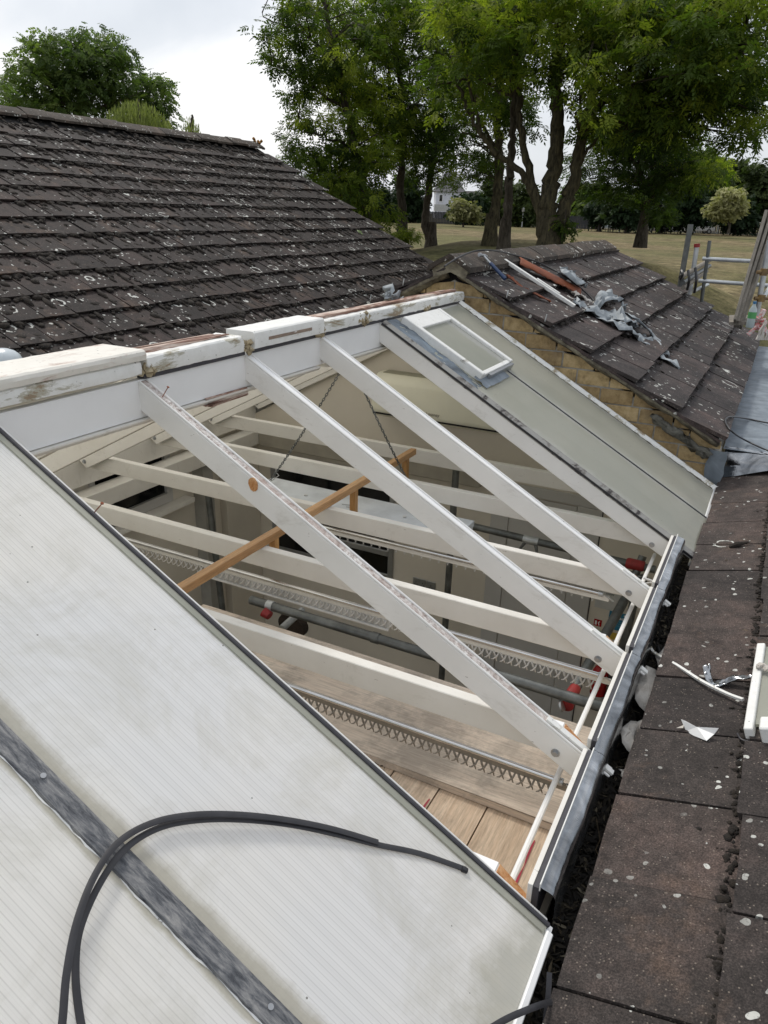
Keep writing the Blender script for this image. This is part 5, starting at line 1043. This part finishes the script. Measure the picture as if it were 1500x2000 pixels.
def tree(label, base_px, d, trunks, specs, leaf, seed, barkm='bark', rclump=.42, per=26, proto=None, cat='tree', group=None, twigs=.6, limbs_as_parts=True, name='ash_tree', dens=None):
    if dens is None: dens = {'ash_tree': .50, 'poplar_tree': .52}.get(name, 1.0)
    if name == 'ash_tree': rclump *= .74; per = int(per*.85)
    if name == 'poplar_tree': rclump *= .8; per = int(per*.7)
    b = hD(base_px[0], base_px[1], d); b[2] = min(b[2], CZ+ground_z(b[0], b[1])); t_ = thing(name, b, label, cat, group); r = np.random.default_rng(seed); nodes = []
    mb = MB()
    for i, (pts, r0, r1, *dd) in enumerate(trunks):
        nodes += limb(mb, pts, d, r0, r1, seed+i, d1=(dd[0] if dd else None))
        if i == 0:
            fl = hD(pts[0][0], pts[0][1], d); mb.tube([fl-[0, 0, .5], fl-[0, 0, .1], fl+[0, 0, .25], fl+[0, 0, .7]], [r0*1.5, r0*1.2, r0*.9, r0*.76], 12)
    mb.build('trunk', M[barkm], t_, smooth=60)
    C, T_ = clumps(specs, seed, dens); 
    if len(nodes) and twigs:
        N_ = np.array(nodes); tw = MB(); sel = r.random(len(C)) < min(1, twigs*1.7)
        for c in C[sel]:
            dist = np.linalg.norm(N_-c, axis=1)+np.maximum(0, N_[:, 2]-c[2])*.8; j = int(np.argmin(dist)); a = N_[j]; L_ = np.linalg.norm(c-a)
            if L_ > 5 or L_ < .2: continue
            mid_ = (a+c)/2+[0, 0, .12*L_]+r.normal(0, .06*L_, 3); tw.tube([a, mid_, c], [.010+.009*L_, .007+.005*L_, .004], 4, cap=False)
        if tw.v: tw.build('branch', M[barkm], t_)
    if proto is None: proto = sprig(9, .26, .028, .085)
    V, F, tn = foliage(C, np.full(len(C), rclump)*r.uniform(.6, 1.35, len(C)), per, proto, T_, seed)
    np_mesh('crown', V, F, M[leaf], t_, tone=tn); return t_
ASH = sprig(7, .20, .040, .100)
# main many-stemmed ash
tree('big many stemmed ash tree rising behind the brick gable, spreading over the right', (1072, 490), 17,
     [([(1072, 492), (1070, 430), (1072, 380), (1083, 320), (1090, 250), (1086, 180), (1090, 100), (1105, 0), (1115, -80)], .30, .10),
      ([(1088, 470), (1100, 410), (1125, 340), (1140, 260), (1160, 180), (1165, 90), (1200, 10), (1240, -60)], .21, .08),
      ([(1062, 440), (1045, 380), (1025, 300), (1015, 230), (1012, 150), (1000, 60), (985, -40)], .13, .06),
      ([(1060, 430), (1030, 360), (1000, 320), (960, 290), (925, 240), (905, 190), (890, 150)], .11, .04),
      ([(1140, 270), (1165, 215), (1210, 185), (1260, 165), (1310, 145), (1370, 140)], .09, .03),
      ([(1120, 340), (1150, 290), (1190, 255), (1230, 265)], .06, .02),
      ([(1000, 190), (960, 165), (930, 155), (890, 160), (850, 165)], .05, .02),
      ([(1010, 100), (960, 40), (900, 0), (840, -30)], .06, .03), ([(1165, 120), (1220, 115), (1300, 110), (1400, 70), (1500, 40)], .06, .03), ([(1160, 180), (1185, 125), (1260, 112), (1270, 110)], .04, .02), ([(940, 260), (905, 120), (870, 50), (850, -20)], .05, .02)],
     [(1080, 60, 17, 150, 110, 2.2, 120, .55), (1250, 100, 16.5, 190, 150, 2.6, 300, .55), (1420, 60, 16, 120, 120, 2.4, 150, .5), (950, 60, 17, 110, 110, 2.2, 100, .6), (1100, 20, 16, 260, 60, 1, 100, .85), (1230, 90, 16, 120, 70, 1, 70, .9),
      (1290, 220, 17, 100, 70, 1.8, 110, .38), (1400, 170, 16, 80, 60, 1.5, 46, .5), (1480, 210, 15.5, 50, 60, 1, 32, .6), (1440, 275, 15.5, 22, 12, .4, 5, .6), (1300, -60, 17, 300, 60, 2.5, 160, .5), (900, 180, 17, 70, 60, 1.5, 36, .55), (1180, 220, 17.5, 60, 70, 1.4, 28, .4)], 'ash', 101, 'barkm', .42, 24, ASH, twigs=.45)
tree('dark ash with leaves hanging down to the field right of the main trunk', (1255, 440), 24,
     [([(1255, 448), (1258, 380), (1250, 300), (1262, 220), (1255, 130)], .14, .07), ([(1256, 330), (1210, 280), (1180, 255)], .06, .02), ([(1258, 320), (1300, 270), (1340, 240)], .06, .02)],
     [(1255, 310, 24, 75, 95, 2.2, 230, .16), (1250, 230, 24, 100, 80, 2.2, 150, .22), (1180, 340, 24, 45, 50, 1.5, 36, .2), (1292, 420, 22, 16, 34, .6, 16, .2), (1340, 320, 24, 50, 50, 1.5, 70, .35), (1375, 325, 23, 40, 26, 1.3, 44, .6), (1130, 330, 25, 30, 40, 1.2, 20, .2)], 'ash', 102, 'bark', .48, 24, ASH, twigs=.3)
tree('mossy leaning trunk between the pair of ashes, left of the main stems', (957, 466), 22,
     [([(957, 470), (965, 420), (973, 360), (975, 300), (970, 230), (975, 160), (965, 80), (960, 0)], .21, .09), ([(972, 300), (940, 240), (910, 190)], .07, .03), ([(972, 220), (1000, 150), (1010, 90)], .07, .03)],
     [(960, 130, 22.5, 100, 110, 2, 120, .4), (920, 290, 23, 60, 60, 1.6, 50, .25), (1010, 200, 22.5, 60, 70, 1.5, 44, .35), (960, 20, 22.5, 110, 70, 2, 90, .5)], 'ash', 103, 'barkm', .42, 24, ASH, twigs=.5)
tree('smooth straight ash trunk just right of the leaning mossy one', (985, 486), 19,
     [([(983, 492), (988, 440), (992, 390), (996, 330), (1000, 260), (1005, 180), (1003, 90), (1005, 0)], .175, .08)],
     [(1000, 80, 19.5, 80, 90, 1.5, 50, .5), (990, 10, 19.5, 120, 60, 1.5, 70, .55)], 'ash', 104, 'bark', .4, 24, ASH, twigs=.5)
tree('dark curved ash trunk standing alone on the pale field', (838, 474), 27,
     [([(842, 476), (832, 440), (836, 380), (845, 320), (850, 260), (848, 180), (855, 90), (850, 0)], .20, .08), ([(846, 300), (880, 250), (900, 200)], .06, .03), ([(846, 280), (815, 220), (800, 170)], .06, .03)],
     [(870, 300, 27, 85, 60, 2.2, 140, .25), (860, 180, 27, 95, 90, 2.4, 170, .35), (860, 60, 27, 100, 90, 2.4, 140, .45), (810, 330, 27, 30, 40, 1.2, 20, .25)], 'ash', 105, 'bark', .5, 24, ASH, twigs=.4)
tree('straight brown ash trunk left of the curved dark one', (785, 462), 25,
     [([(785, 470), (786, 420), (782, 360), (788, 290), (785, 220), (780, 150), (770, 70), (765, -10)], .20, .09), ([(785, 300), (750, 250), (720, 200)], .06, .03), ([(784, 200), (700, 140), (640, 110), (590, 90)], .06, .02)],
     [(740, 250, 24.5, 85, 80, 2.2, 170, .6), (790, 230, 25, 70, 70, 2, 100, .4), (700, 120, 25, 90, 90, 2.4, 170, .6), (800, 70, 25, 90, 90, 2.2, 140, .5), (740, 10, 25, 120, 60, 2.2, 120, .55), (700, 190, 22.5, 70, 60, 1, 55, .85)], 'ash', 106, 'bark', .48, 24, ASH, twigs=.4)
tree('leftmost ash overhanging the end of the big dark roof', (715, 430), 22,
     [([(716, 445), (714, 400), (705, 350), (690, 280), (675, 200), (655, 120), (640, 40), (630, -20)], .19, .07), ([(690, 290), (640, 270), (590, 255), (560, 250)], .06, .015), ([(675, 210), (620, 180), (570, 150), (530, 120)], .06, .015), ([(655, 120), (600, 70), (550, 50), (510, 30)], .05, .015), ([(700, 330), (640, 340), (590, 330), (545, 290)], .05, .015)],
     [(640, 60, 22, 90, 80, 2, 110, .5), (600, 130, 22, 60, 60, 1.5, 42, .4), (540, 70, 21.5, 45, 50, 1.2, 24, .35), (640, 200, 22, 60, 60, 1.6, 55, .5), (560, 110, 21.5, 40, 30, 1, 12, .35), (580, 200, 21.5, 30, 50, 1, 12, .35), (600, 260, 21.5, 40, 30, 1, 16, .4), (660, 320, 22, 50, 50, 1.6, 60, .35), (690, 380, 21.5, 50, 50, 1.4, 70, .6), (560, 300, 21, 35, 22, .8, 14, .35), (610, 320, 22, 45, 32, 1.2, 34, .3), (720, 300, 22, 50, 60, 1.5, 60, .6), (730, 425, 21.5, 40, 30, 1, 34, .6), (600, -10, 22, 80, 40, 1.6, 40, .5), (640, 370, 23, 40, 30, 1.2, 40, .2)], 'ash', 107, 'bark', .36, 22, ASH, twigs=.5)
# shrubs
tree('small leafy shrub at the foot of the straight trunk', (790, 462), 24.5, [([(790, 475), (790, 462), (792, 450)], .02, .01)], [(790, 460, 24.5, 26, 12, .5, 14, .75)], 'ash', 130, 'bark', .2, 16, sprig(7, .2, .03, .09), cat='shrub', name='shrub', twigs=.8)
tree('ivy shoots round the base of the main ash', (1098, 455), 16.8, [([(1098, 480), (1100, 455), (1102, 430)], .02, .01)], [(1103, 448, 16.7, 10, 24, .3, 9, .3)], 'ash', 131, 'bark', .16, 14, sprig(7, .14, .035, .06), cat='shrub', name='ivy_plant', twigs=.8)
# left trees beyond the roof
LF8 = sprig(7, .30, .085, .125)
tree('tall rounded poplar tree on the left beyond the dark roof', (160, 330), 42,
     [([(150, 330), (160, 260), (165, 210), (158, 150), (150, 90)], .35, .08), ([(163, 215), (195, 170), (210, 120)], .12, .04), ([(160, 230), (110, 180), (80, 140)], .12, .04), ([(162, 220), (225, 200), (270, 180)], .12, .04)],
     [(70, 160, 42, 72, 68, 2.2, 230, .60), (150, 120, 42, 62, 58, 2.2, 150, .40), (205, 140, 42, 58, 62, 2.2, 150, .30), (110, 215, 42, 80, 30, 2, 80, .35), (60, 215, 42, 50, 22, 2, 40, .45), (215, 200, 43, 50, 34, 2, 55, .2), (95, 85, 42, 40, 22, 1.5, 30, .55), (190, 85, 42, 46, 22, 1.5, 34, .40)], 'poplar', 110, 'bark', .62, 22, LF8, twigs=.3, name='poplar_tree')
tree('smaller dark poplar standing right of the tall one', (295, 300), 44, [([(295, 310), (290, 240), (288, 180)], .2, .06)],
     [(295, 185, 44, 38, 42, 1.8, 110, .30), (255, 215, 44, 30, 32, 1.5, 50, .2), (300, 235, 44, 38, 36, 1.6, 70, .25)], 'poplar', 111, 'bark', .58, 22, LF8, twigs=.3, name='poplar_tree')
tree('dark tree edge at the far left of the picture', (-60, 300), 36, [([(-60, 330), (-60, 220), (-50, 150)], .3, .1)], [(-70, 180, 36, 68, 80, 2, 120, .3)], 'poplar', 112, 'bark', .6, 22, LF8, twigs=.2, name='poplar_tree')
def willow(label, specs, d, seed, base):
    b = hD(base[0], base[1], d); t_ = thing('willow_tree', b, label, 'tree'); mb = MB(); limb(mb, [base, (base[0]+3, base[1]-60), (base[0]+6, specs[0][1])], d, .22, .05, seed); mb.build('trunk', M['bark'], t_, smooth=60)
    r = np.random.default_rng(seed); V = []; tn = []
    for (px, py, rx, ry, n) in specs:
        for k in range(n):
            a = r.uniform(-1, 1); x = px+rx*a; top = py+ry*(a*a*.8+r.uniform(-.1, .7)); P = hD(x, top, d+r.uniform(-1.2, 1.2)); L_ = r.uniform(.7, 2.0); dx = r.normal(0, .10, 2); tone = .5+r.normal(0, .2)
            for j in range(int(L_/.045)):
                q = P+np.array([dx[0]*j*.045, dx[1]*j*.045, -j*.045]); an = r.uniform(0, 6.28); dd = np.array([math.cos(an)*.35, math.sin(an)*.35, -1])*.16; s_ = np.array([-math.sin(an), math.cos(an), 0])*.014
                V += [q, q+dd*.5+s_, q+dd, q+dd*.5-s_]; tn.append(np.clip(tone+r.normal(0, .08), 0, 1))
    F = np.arange(len(V)).reshape(-1, 4); np_mesh('crown', V, F, M['willow'], t_, tone=tn)
willow('pale drooping willow rising over the middle of the dark ridge', [(262, 196, 75, 62, 620)], 34, 120, (265, 330))
willow('small wispy willow top right of the pale willow', [(372, 224, 20, 34, 60)], 34, 121, (370, 320))
# far field edge: hedge trees, each its own
BIG = sprig(5, .55, .30, .42)
def far_tree(label, px, py, rx, ry, d, tone, leaf, seed, base_y=448, n=60, rc=1.3, group=None, name='field_tree', cat='tree', per=22, bark_='bark', trunk=True, proto=None):
    return tree(label, (px, base_y), d, [([(px, base_y+2), (px+2, (base_y+py)/2+6), (px, py)], .28 if trunk else .12, .08)], [(px+rx*.15, py-ry*.15, d, rx*.62, ry*.75, rx*d/FPX*.6, int(n*.5), tone), (px-rx*.5, py+ry*.25, d, rx*.5, ry*.5, rx*d/FPX*.5, n//3, tone+.1), (px+rx*.55, py+ry*.35, d, rx*.42, ry*.45, rx*d/FPX*.5, n//3, tone-.08), (px-rx*.1, py+ry*.65, d, rx*.7, ry*.3, rx*d/FPX*.5, n//4, tone-.1), (px-rx*.35, py-ry*.55, d, rx*.3, ry*.35, rx*d/FPX*.3, n//7, tone)], leaf, seed, bark_, rc, per, BIG if proto is None else proto, cat=cat, group=group, name=name, twigs=0)
G = 'trees along the far side of the field'
ft = [('dark low tree left of the lamp posts behind the fence', 1225, 405, 34, 30, 105, .25, 'dark'), ('darkest broad tree behind the hanging ash branch', 1290, 390, 50, 48, 112, .15, 'dark'), ('dark tree with its trunk in front of the wooden fence', 1345, 395, 40, 42, 108, .3, 'dark'),
      ('tall green tree behind the cream shrub', 1385, 350, 46, 50, 125, .5, 'shrubm'), ('tall tree at the right edge behind the lamp post', 1490, 375, 36, 62, 118, .30, 'shrubm'), ('dark shadowed tree under the cream shrub', 1442, 415, 30, 32, 112, .05, 'dark'), ('tree between the tall green one and the right edge', 1440, 350, 30, 40, 128, .3, 'shrubm'),
      ('greyish tree right behind the left lamp post', 1165, 395, 32, 38, 128, .45, 'poplar'), ('small dark tree between the two lamp posts', 1170, 410, 16, 24, 110, .1, 'dark'), ('hazy green tree right of the main ash trunk', 1125, 390, 26, 36, 132, .5, 'poplar'),
      ('round dark bush left of the mossy trunk by the house', 918, 405, 32, 26, 118, .3, 'dark'), ('green tree seen between the two ash trunks', 1020, 395, 26, 40, 122, .4, 'shrubm'), ('tall dark tree left of the white house', 800, 385, 30, 44, 126, .25, 'dark'), ('dark hedge tree behind the straight trunk', 745, 400, 40, 36, 120, .25, 'dark'),
      ('dark tree behind the end of the big roof', 670, 390, 46, 44, 110, .2, 'dark'), ('tree hidden behind the pair of trunks', 970, 385, 34, 44, 126, .3, 'shrubm')]
for i, (lab, px, py, rx, ry, d, tone, leaf) in enumerate(ft): far_tree(lab, px, py, rx, ry, d, tone, leaf, 200+i, group=G, n=int(rx*ry/22), base_y=445 if px > 950 else 432)
SHR = sprig(7, .26, .12, .20)
tree('cream variegated shrub standing out before dark trees', (1424, 446), 96, [([(1424, 447), (1422, 425), (1420, 405)], .12, .05)],
     [(1430, 385, 96, 17, 12, 1, 26, .8), (1408, 398, 96, 14, 12, 1, 24, .75), (1392, 412, 96, 12, 8, .8, 16, .65), (1428, 408, 96, 24, 12, 1, 34, .6), (1445, 400, 96, 9, 14, .8, 14, .6), (1412, 422, 96, 20, 7, .8, 16, .45), (1418, 376, 96, 8, 6, .6, 7, .85), (1440, 378, 96, 6, 6, .6, 5, .8)],
     'pale', 240, 'bark', .62, 26, SHR, cat='shrub', name='cream_shrub', twigs=0)
tree('yellow green bush beside the white house', (905, 436), 100, [([(905, 437), (904, 425), (903, 410)], .1, .05)],
     [(896, 398, 100, 12, 10, 1, 12, .35), (915, 408, 100, 16, 12, 1, 20, .2), (898, 420, 100, 22, 8, 1, 22, .15), (925, 422, 100, 14, 8, 1, 12, .1)],
     'pale', 241, 'bark', .62, 24, SHR, cat='shrub', name='pale_shrub', twigs=0)
# house
hd = 135; Pb = gpt(862, hd, .7); hs = thing('house', Pb, 'white rendered house with a grey hipped roof across the field', 'house'); rx_ = rh; ry_ = fh
HF = Fr(Pb, rx_, ry_, (0, 0, 1)); 
m = MB(); m.box((-1.9, 0, 0), (2.6, 6, 4.2), HF); m.build('wall', simple('pale_render', (.80, .81, .88)), hs)
m = MB(); a = [(-2.3, -.4, 4.2), (3.0, -.4, 4.2), (3.0, 6.4, 4.2), (-2.3, 6.4, 4.2), (-.2, 3, 7.4), (1.2, 3, 7.4)]; m.v = [HF(*q) for q in a]; m.f = [[0, 1, 5, 4], [1, 2, 5], [2, 3, 4, 5], [3, 0, 4], [3, 2, 1, 0]]; m.m = [0]*5; m.build('roof', simple('grey_tiles', (.13, .125, .13)), hs)
m = MB(); m.box((2.61, .3, 0), (5.2, 5.5, 2.3), HF); m.build('extension', simple('dark_brick', (.10, .07, .06)), hs); m = MB(); m.box((2.7, .2, 2.3), (5.0, 5.5, 4.4), HF); m.build('upper_bay', simple('bay_render', (.30, .28, .26)), hs)
for x, z in ((-1.4, 2.6), (3.0, 2.6)): m = MB(); m.box((x, -.06 if x < 2 else .12, z), (x+1.5 if x > 2 else x+.7, .0 if x < 2 else .19, z+1.2), HF); w_ = m.build('window', M['white'], hs); m = MB(); m.box((x+.12, -.1 if x < 2 else .08, z+.12), (x+1.38 if x > 2 else x+.58, -.062 if x < 2 else .118, z+1.08), HF); m.build('pane', M['darkglass'], w_)
m = MB(); m.box((-2.2, -2.0, 1.2), (3.8, -1.9, 2.2), HF); m.build('balustrade', M['plastic'], hs)
# second far roof
Pb = gpt(1195, 150); h2 = thing('bungalow', Pb, 'pale low house front between the two lamp posts', 'house'); HF = Fr(Pb, rx_, ry_, (0, 0, 1)); m = MB(); m.box((-4, 0, 0), (4, 6, 3.6), HF); m.build('wall', simple('pale_blue_render', (.38, .43, .45)), h2); m = MB(); m.prism([(-.4, 3.6), (3, 5.6), (6.4, 3.6)], HF, -4.4, 4.4, 0); m.build('roof', simple('slate', (.12, .13, .14)), h2)
m = MB(); m.box((-2.5, -.05, 1.4), (-.6, 0, 2.9), HF); m.box((.8, -.05, 1.4), (2.6, 0, 2.9), HF); m.build('window', M['darkglass'], h2)
# fences
def fence(label, p0, p1, d0, d1, h, mat, gapw, seed, name='fence', posts=9, board=.24, base=0, thick=.03):
    A = gpt(p0, d0); B = gpt(p1, d1); L_ = np.linalg.norm((B-A)[:2]); t_ = thing(name, (A+B)/2, label, 'fence'); n = int(L_/board); m = MB(); r = np.random.default_rng(seed); u = (B-A)/np.linalg.norm(B-A); pn = np.array([-u[1], u[0], 0])
    for k in range(n):
        c = A+(B-A)*k/n; c[2] = CZ+ground_z(c[0], c[1])+base; fr = Fr(c, u, pn, (0, 0, 1)); m.box((0, 0, 0), (board*(1-gapw), thick, h+r.normal(0, .02)), fr)
    m.build('board_run', mat, t_, kind='stuff')
    for k in range(posts+1):
        c = A+(B-A)*k/posts; c[2] = CZ+ground_z(c[0], c[1]); q = MB(); q.box((-.06, -.09, 0), (.06, -.01, h+.12), Fr(c, u, pn, (0, 0, 1))); q.build('post', mat if seed % 2 else M['galvl'], t_)
fence('dark boarded fence along the left side of the far field', 690, 1130, 128, 126, 1.75, simple('dark_fence', (.035, .037, .045)), .08, 1, posts=14)
fence('dark grey slatted fence behind the cream shrub', 1290, 1560, 124, 120, 1.9, simple('slate_fence', (.085, .088, .10)), .3, 2, posts=12)
fence('weathered brown wooden fence in the middle distance', 1175, 1292, 130, 128, 2.1, simple('brown_fence', (.20, .17, .145)), .1, 3, posts=6)
fence('open black railing in front of the lamp posts', 1085, 1300, 112, 110, 1.7, M['black'], .88, 5, posts=9, board=.45, name='railing')
m = MB(); 
for k, (a, b) in enumerate(((1150, 1168), (1172, 1190))):
    A = gpt(a, 109); B = gpt(b, 109)
    m.tube([A, A+[0, 0, 2.4]], .06, 6); m.tube([B, B+[0, 0, 2.4]], .06, 6); m.tube([A+[0, 0, 2.3], B+[0, 0, 2.3]], .04, 6); m.tube([A+[0, 0, 1.2], B+[0, 0, 1.2]], .04, 6)
m.build('gate', M['black'], label='black double gate in the far railing', cat='gate')
def lamp(px, ytop, d, label, lean=0):
    b = gpt(px, d); top = hD(px+lean, ytop, d); top[:2] = b[:2]; t_ = thing('street_lamp', b, label, 'lamp post'); m = MB(); m.tube([b, (b+top)/2, top], [.10, .08, .06], 8); m.build('post', M['galvl'], t_, smooth=60)
    m = MB(); m.tube([top, top+[0, 0, .12], top+[0, 0, .5], top+[0, 0, .62]], [.1, .22, .26, .06], 8); m.build('lantern', M['plastic'], t_, smooth=40)
lamp(1151, 392, 112, 'left lamp post beyond the railing'); lamp(1189, 390, 110, 'middle lamp post, paler and thicker, right of the gate'); lamp(1475, 394, 104, 'right lamp post in front of the dark trees')
lamp(1005, 414, 120, 'short pale post between the tree trunks')
# bin, cars
b = gpt(1230, 106); t_ = thing('bin', b, 'orange bin standing on the far grass', 'bin'); m = MB(); fr = Fr(b, rx_, ry_, (0, 0, 1)); m.box((-.4, -.4, 0), (.4, .4, 1.25), fr); om = simple('orange_plastic', (.75, .20, .05)); m.build('body', om, t_, bevel=.06); m = MB(); m.box((-.45, -.45, 1.252), (.45, .45, 1.45), fr); m.build('lid', om, t_, bevel=.06); m = MB(); m.box((-.25, -.41, .85), (.25, -.402, 1.05), fr); m.build('slot', M['black'], t_)
def car(px, d, label, col, L_=4.2, tail=0):
    b = gpt(px, d, .0); t_ = thing('parked_car', b, label, 'car'); fr = Fr(b, rx_, ry_, (0, 0, 1)); h = L_/2
    m = MB(); m.prism([(-h, .35), (-h, .75), (-h*.62, .95), (h*.75, .98), (h*.97, .85), (h, .4)], fr, -.85, .85, 1) if False else None
    body = [(-h, .35), (-h+.05, .78), (-h*.5, .95), (h*.85, .98), (h, .75), (h, .35)]; m = MB(); bs = len(m.v)
    frx = Fr(b, ry_, rx_, (0, 0, 1)); m.prism(body, frx, -.85, .85, 0); m.build('body', col, t_, bevel=.05)
    m = MB(); m.prism([(-h*.5, .96), (-h*.18, 1.42), (h*.45, 1.45), (h*.82, .99)], frx, -.74, .74, 0); m.build('cabin', M['darkglass'], t_, bevel=.04)
    m = MB(); m.prism([(-h*.17, 1.425), (-h*.12, 1.47), (h*.40, 1.49), (h*.45, 1.455)], frx, -.70, .70, 0); m.build('roof_panel', col, t_)
    for x in (-h*.62, h*.62):
        for y in (-.88, .72):
            m = MB(); m.tube([fr(x, y, .32), fr(x, y+.16, .32)], .32, 14); w_ = m.build('wheel', M['black'], t_, smooth=40); m = MB(); m.tube([fr(x, y-.01, .32), fr(x, y+.17, .32)], .18, 10); m.build('rim', M['alu'], w_)
    for y in (-.55, .55): m = MB(); m.tube([fr(-h-.0, y, .65), fr(-h+.06, y, .65)], .12, 8); m.build('headlight', M['plastic'], t_)
car(1336, 119, 'white car parked by the far fence', simple('white_car_paint', (.75, .76, .78), rough=.2)); car(1262, 121, 'low pale car half hidden by the hanging branch', simple('silver_paint', (.6, .62, .64), rough=.2))
# ------------------------------------------------------------ outside scaffold
SD = 9.6
sc = thing('scaffold', hD(1420, 640, SD), 'outdoor scaffold of pale tubes with guard rails beyond the brown roof', 'scaffold')
def st_(a, b, r, mat='galvl', nm='tube', da=SD, db=SD, seg=10, parent=sc, label=None):
    m = MB(); m.tube([hD(*a, da), hD(*b, db)], r, seg); return m.build(nm, M[mat], parent, smooth=50, label=label)
A, B = hD(1349, 438, SD), hD(1328, 560, SD); u = (B-A)/np.linalg.norm(B-A); fr = Fr(A, rh, fh, u); m = MB(); m.box((-.025, -.02, 0), (.025, .02, np.linalg.norm(B-A)), fr); m.build('flat_upright', M['galv'], sc)
p2 = st_((1361, 482), (1347, 575), .026); m = MB(); m.tube([hD(1361.5, 476, SD), hD(1361, 483, SD)], .033, 12); m.build('red_cap', M['red'], p2)
st_((1386, 470), (1370, 590), .020, 'galv'); st_((1372, 505), (1520, 513), .022); st_((1364, 548), (1520, 559), .022)
st_((1330, 541), (1386, 508), .026, 'boardgrey', da=SD-.6, db=SD+.9); st_((1334, 552), (1386, 519), .024, 'galv', da=SD-.6, db=SD+.9); st_((1334, 562), (1380, 530), .024, 'boardgrey', da=SD-.6, db=SD+.9); st_((1356, 568), (1382, 556), .022, 'galvl', da=SD-.3, db=SD+.5)
m = MB(); m.tube([hD(1329, 541.5, SD-.62), hD(1331, 540.5, SD-.59)], .020, 12); m.build('tube_mouth', M['black'], sc)
for x, y0, y1 in ((1344, 528, 566), (1358, 523, 572), (1331, 528, 545)): m = MB(); m.tube(smooth_path([hD(x, y0, SD-.7), hD(x+2, (y0+y1)/2, SD-.75), hD(x-2, y1, SD-.7)]), .014, 6); m.build('strap', M['rope'], sc, smooth=50)
st_((1503, 470), (1474, 640), .026, 'galvl', da=8.6, db=8.6); st_((1488, 585), (1510, 552), .024, 'galvl', da=8.5, db=9.2)
for x, y in ((1492, 532), (1487, 583)): m = MB(); c = hD(x, y, 8.5); m.tube([c-rh*.07, c+rh*.02], .018, 8); m.tube([c-[0, 0, .03], c+[0, 0, .035]], .036, 12); m.tube([c+rh*.02, c+rh*.08], .014, 8); m.build('coupler', simple('rusty_brass', (.25, .16, .05), (.12, .07, .03), 20), sc, smooth=40)
for k, (x0, x1) in enumerate(((1497, 1436), (1508, 1441), (1519, 1446))):
    A, B = hD(x0, 420, 8.9+.05*k), hD(x1, 632+2*k, 8.4+.05*k); u = (B-A)/np.linalg.norm(B-A); vd = (A+B)/2-CAM; s_ = np.cross(u, vd); s_ /= np.linalg.norm(s_); s_ = s_*math.cos(.12)+np.cross(u, s_)*math.sin(.12); fr = Fr(A, s_, np.cross(s_, u), u); m = MB(); m.box((-.015, -.11, 0), (.013, .11, np.linalg.norm(B-A)), fr)
    m.build('leaning_board', M['boardgrey'], label=('left', 'middle', 'right')[k]+' grey scaffold board of three leaning at the right edge', cat='scaffold board', group='boards leaning on the outside scaffold', bevel=.003)
m = MB(); m.sheet(lambda u, v: hD(1424+60*u, 618+14*v, 8.9-.5*v), 4, 1); m.build('deck', M['boardgrey'], sc, solid=.03)
b = hD(1464, 640, 8.2); bo = thing('bottle', b, 'clear plastic bottle with green label and blue cap on the scaffold', 'bottle'); m = MB(); m.tube([b+[0, 0, z] for z in (0, .01, .08, .17, .205, .225)], [.033, .038, .038, .036, .018, .014], 14); m.build('body', simple('clear_plastic', (.45, .52, .52), rough=.1), bo, smooth=50); m = MB(); m.tube([b+[0, 0, .09], b+[0, 0, .15]], .0388, 14, cap=False); m.build('label', simple('green_label', (.10, .36, .12)), bo); m = MB(); m.tube([b+[0, 0, .226], b+[0, 0, .248]], .016, 10); m.build('cap', simple('blue_cap', (.05, .2, .4)), bo)
m = MB()
for k in range(9): c = hD(1474+rng.uniform(0, 22), 626+rng.uniform(-5, 14), 8.3); m.tube([c, c+rng.normal(0, .05, 3)], .02, 6)
m.build('red_white_tape', simple('red_white_tape', (.6, .08, .08), (.7, .68, .65), 40), label='heap of red and white tape beside the bottle', cat='tape', jitter=.006)
m = MB()
for k in range(9):
    a = hD(1478+4*k, 664, 7.8); m.tube([a, a+np.array([.01, .02, .09])+rng.normal(0, .02, 3), a+np.array([.03, .02, .16])+rng.normal(0, .03, 3)], [.012, .010, .004], 5)
m.build('frayed_straps', M['paper'], label='frayed pale strap ends sticking up at the right edge', kind='stuff')
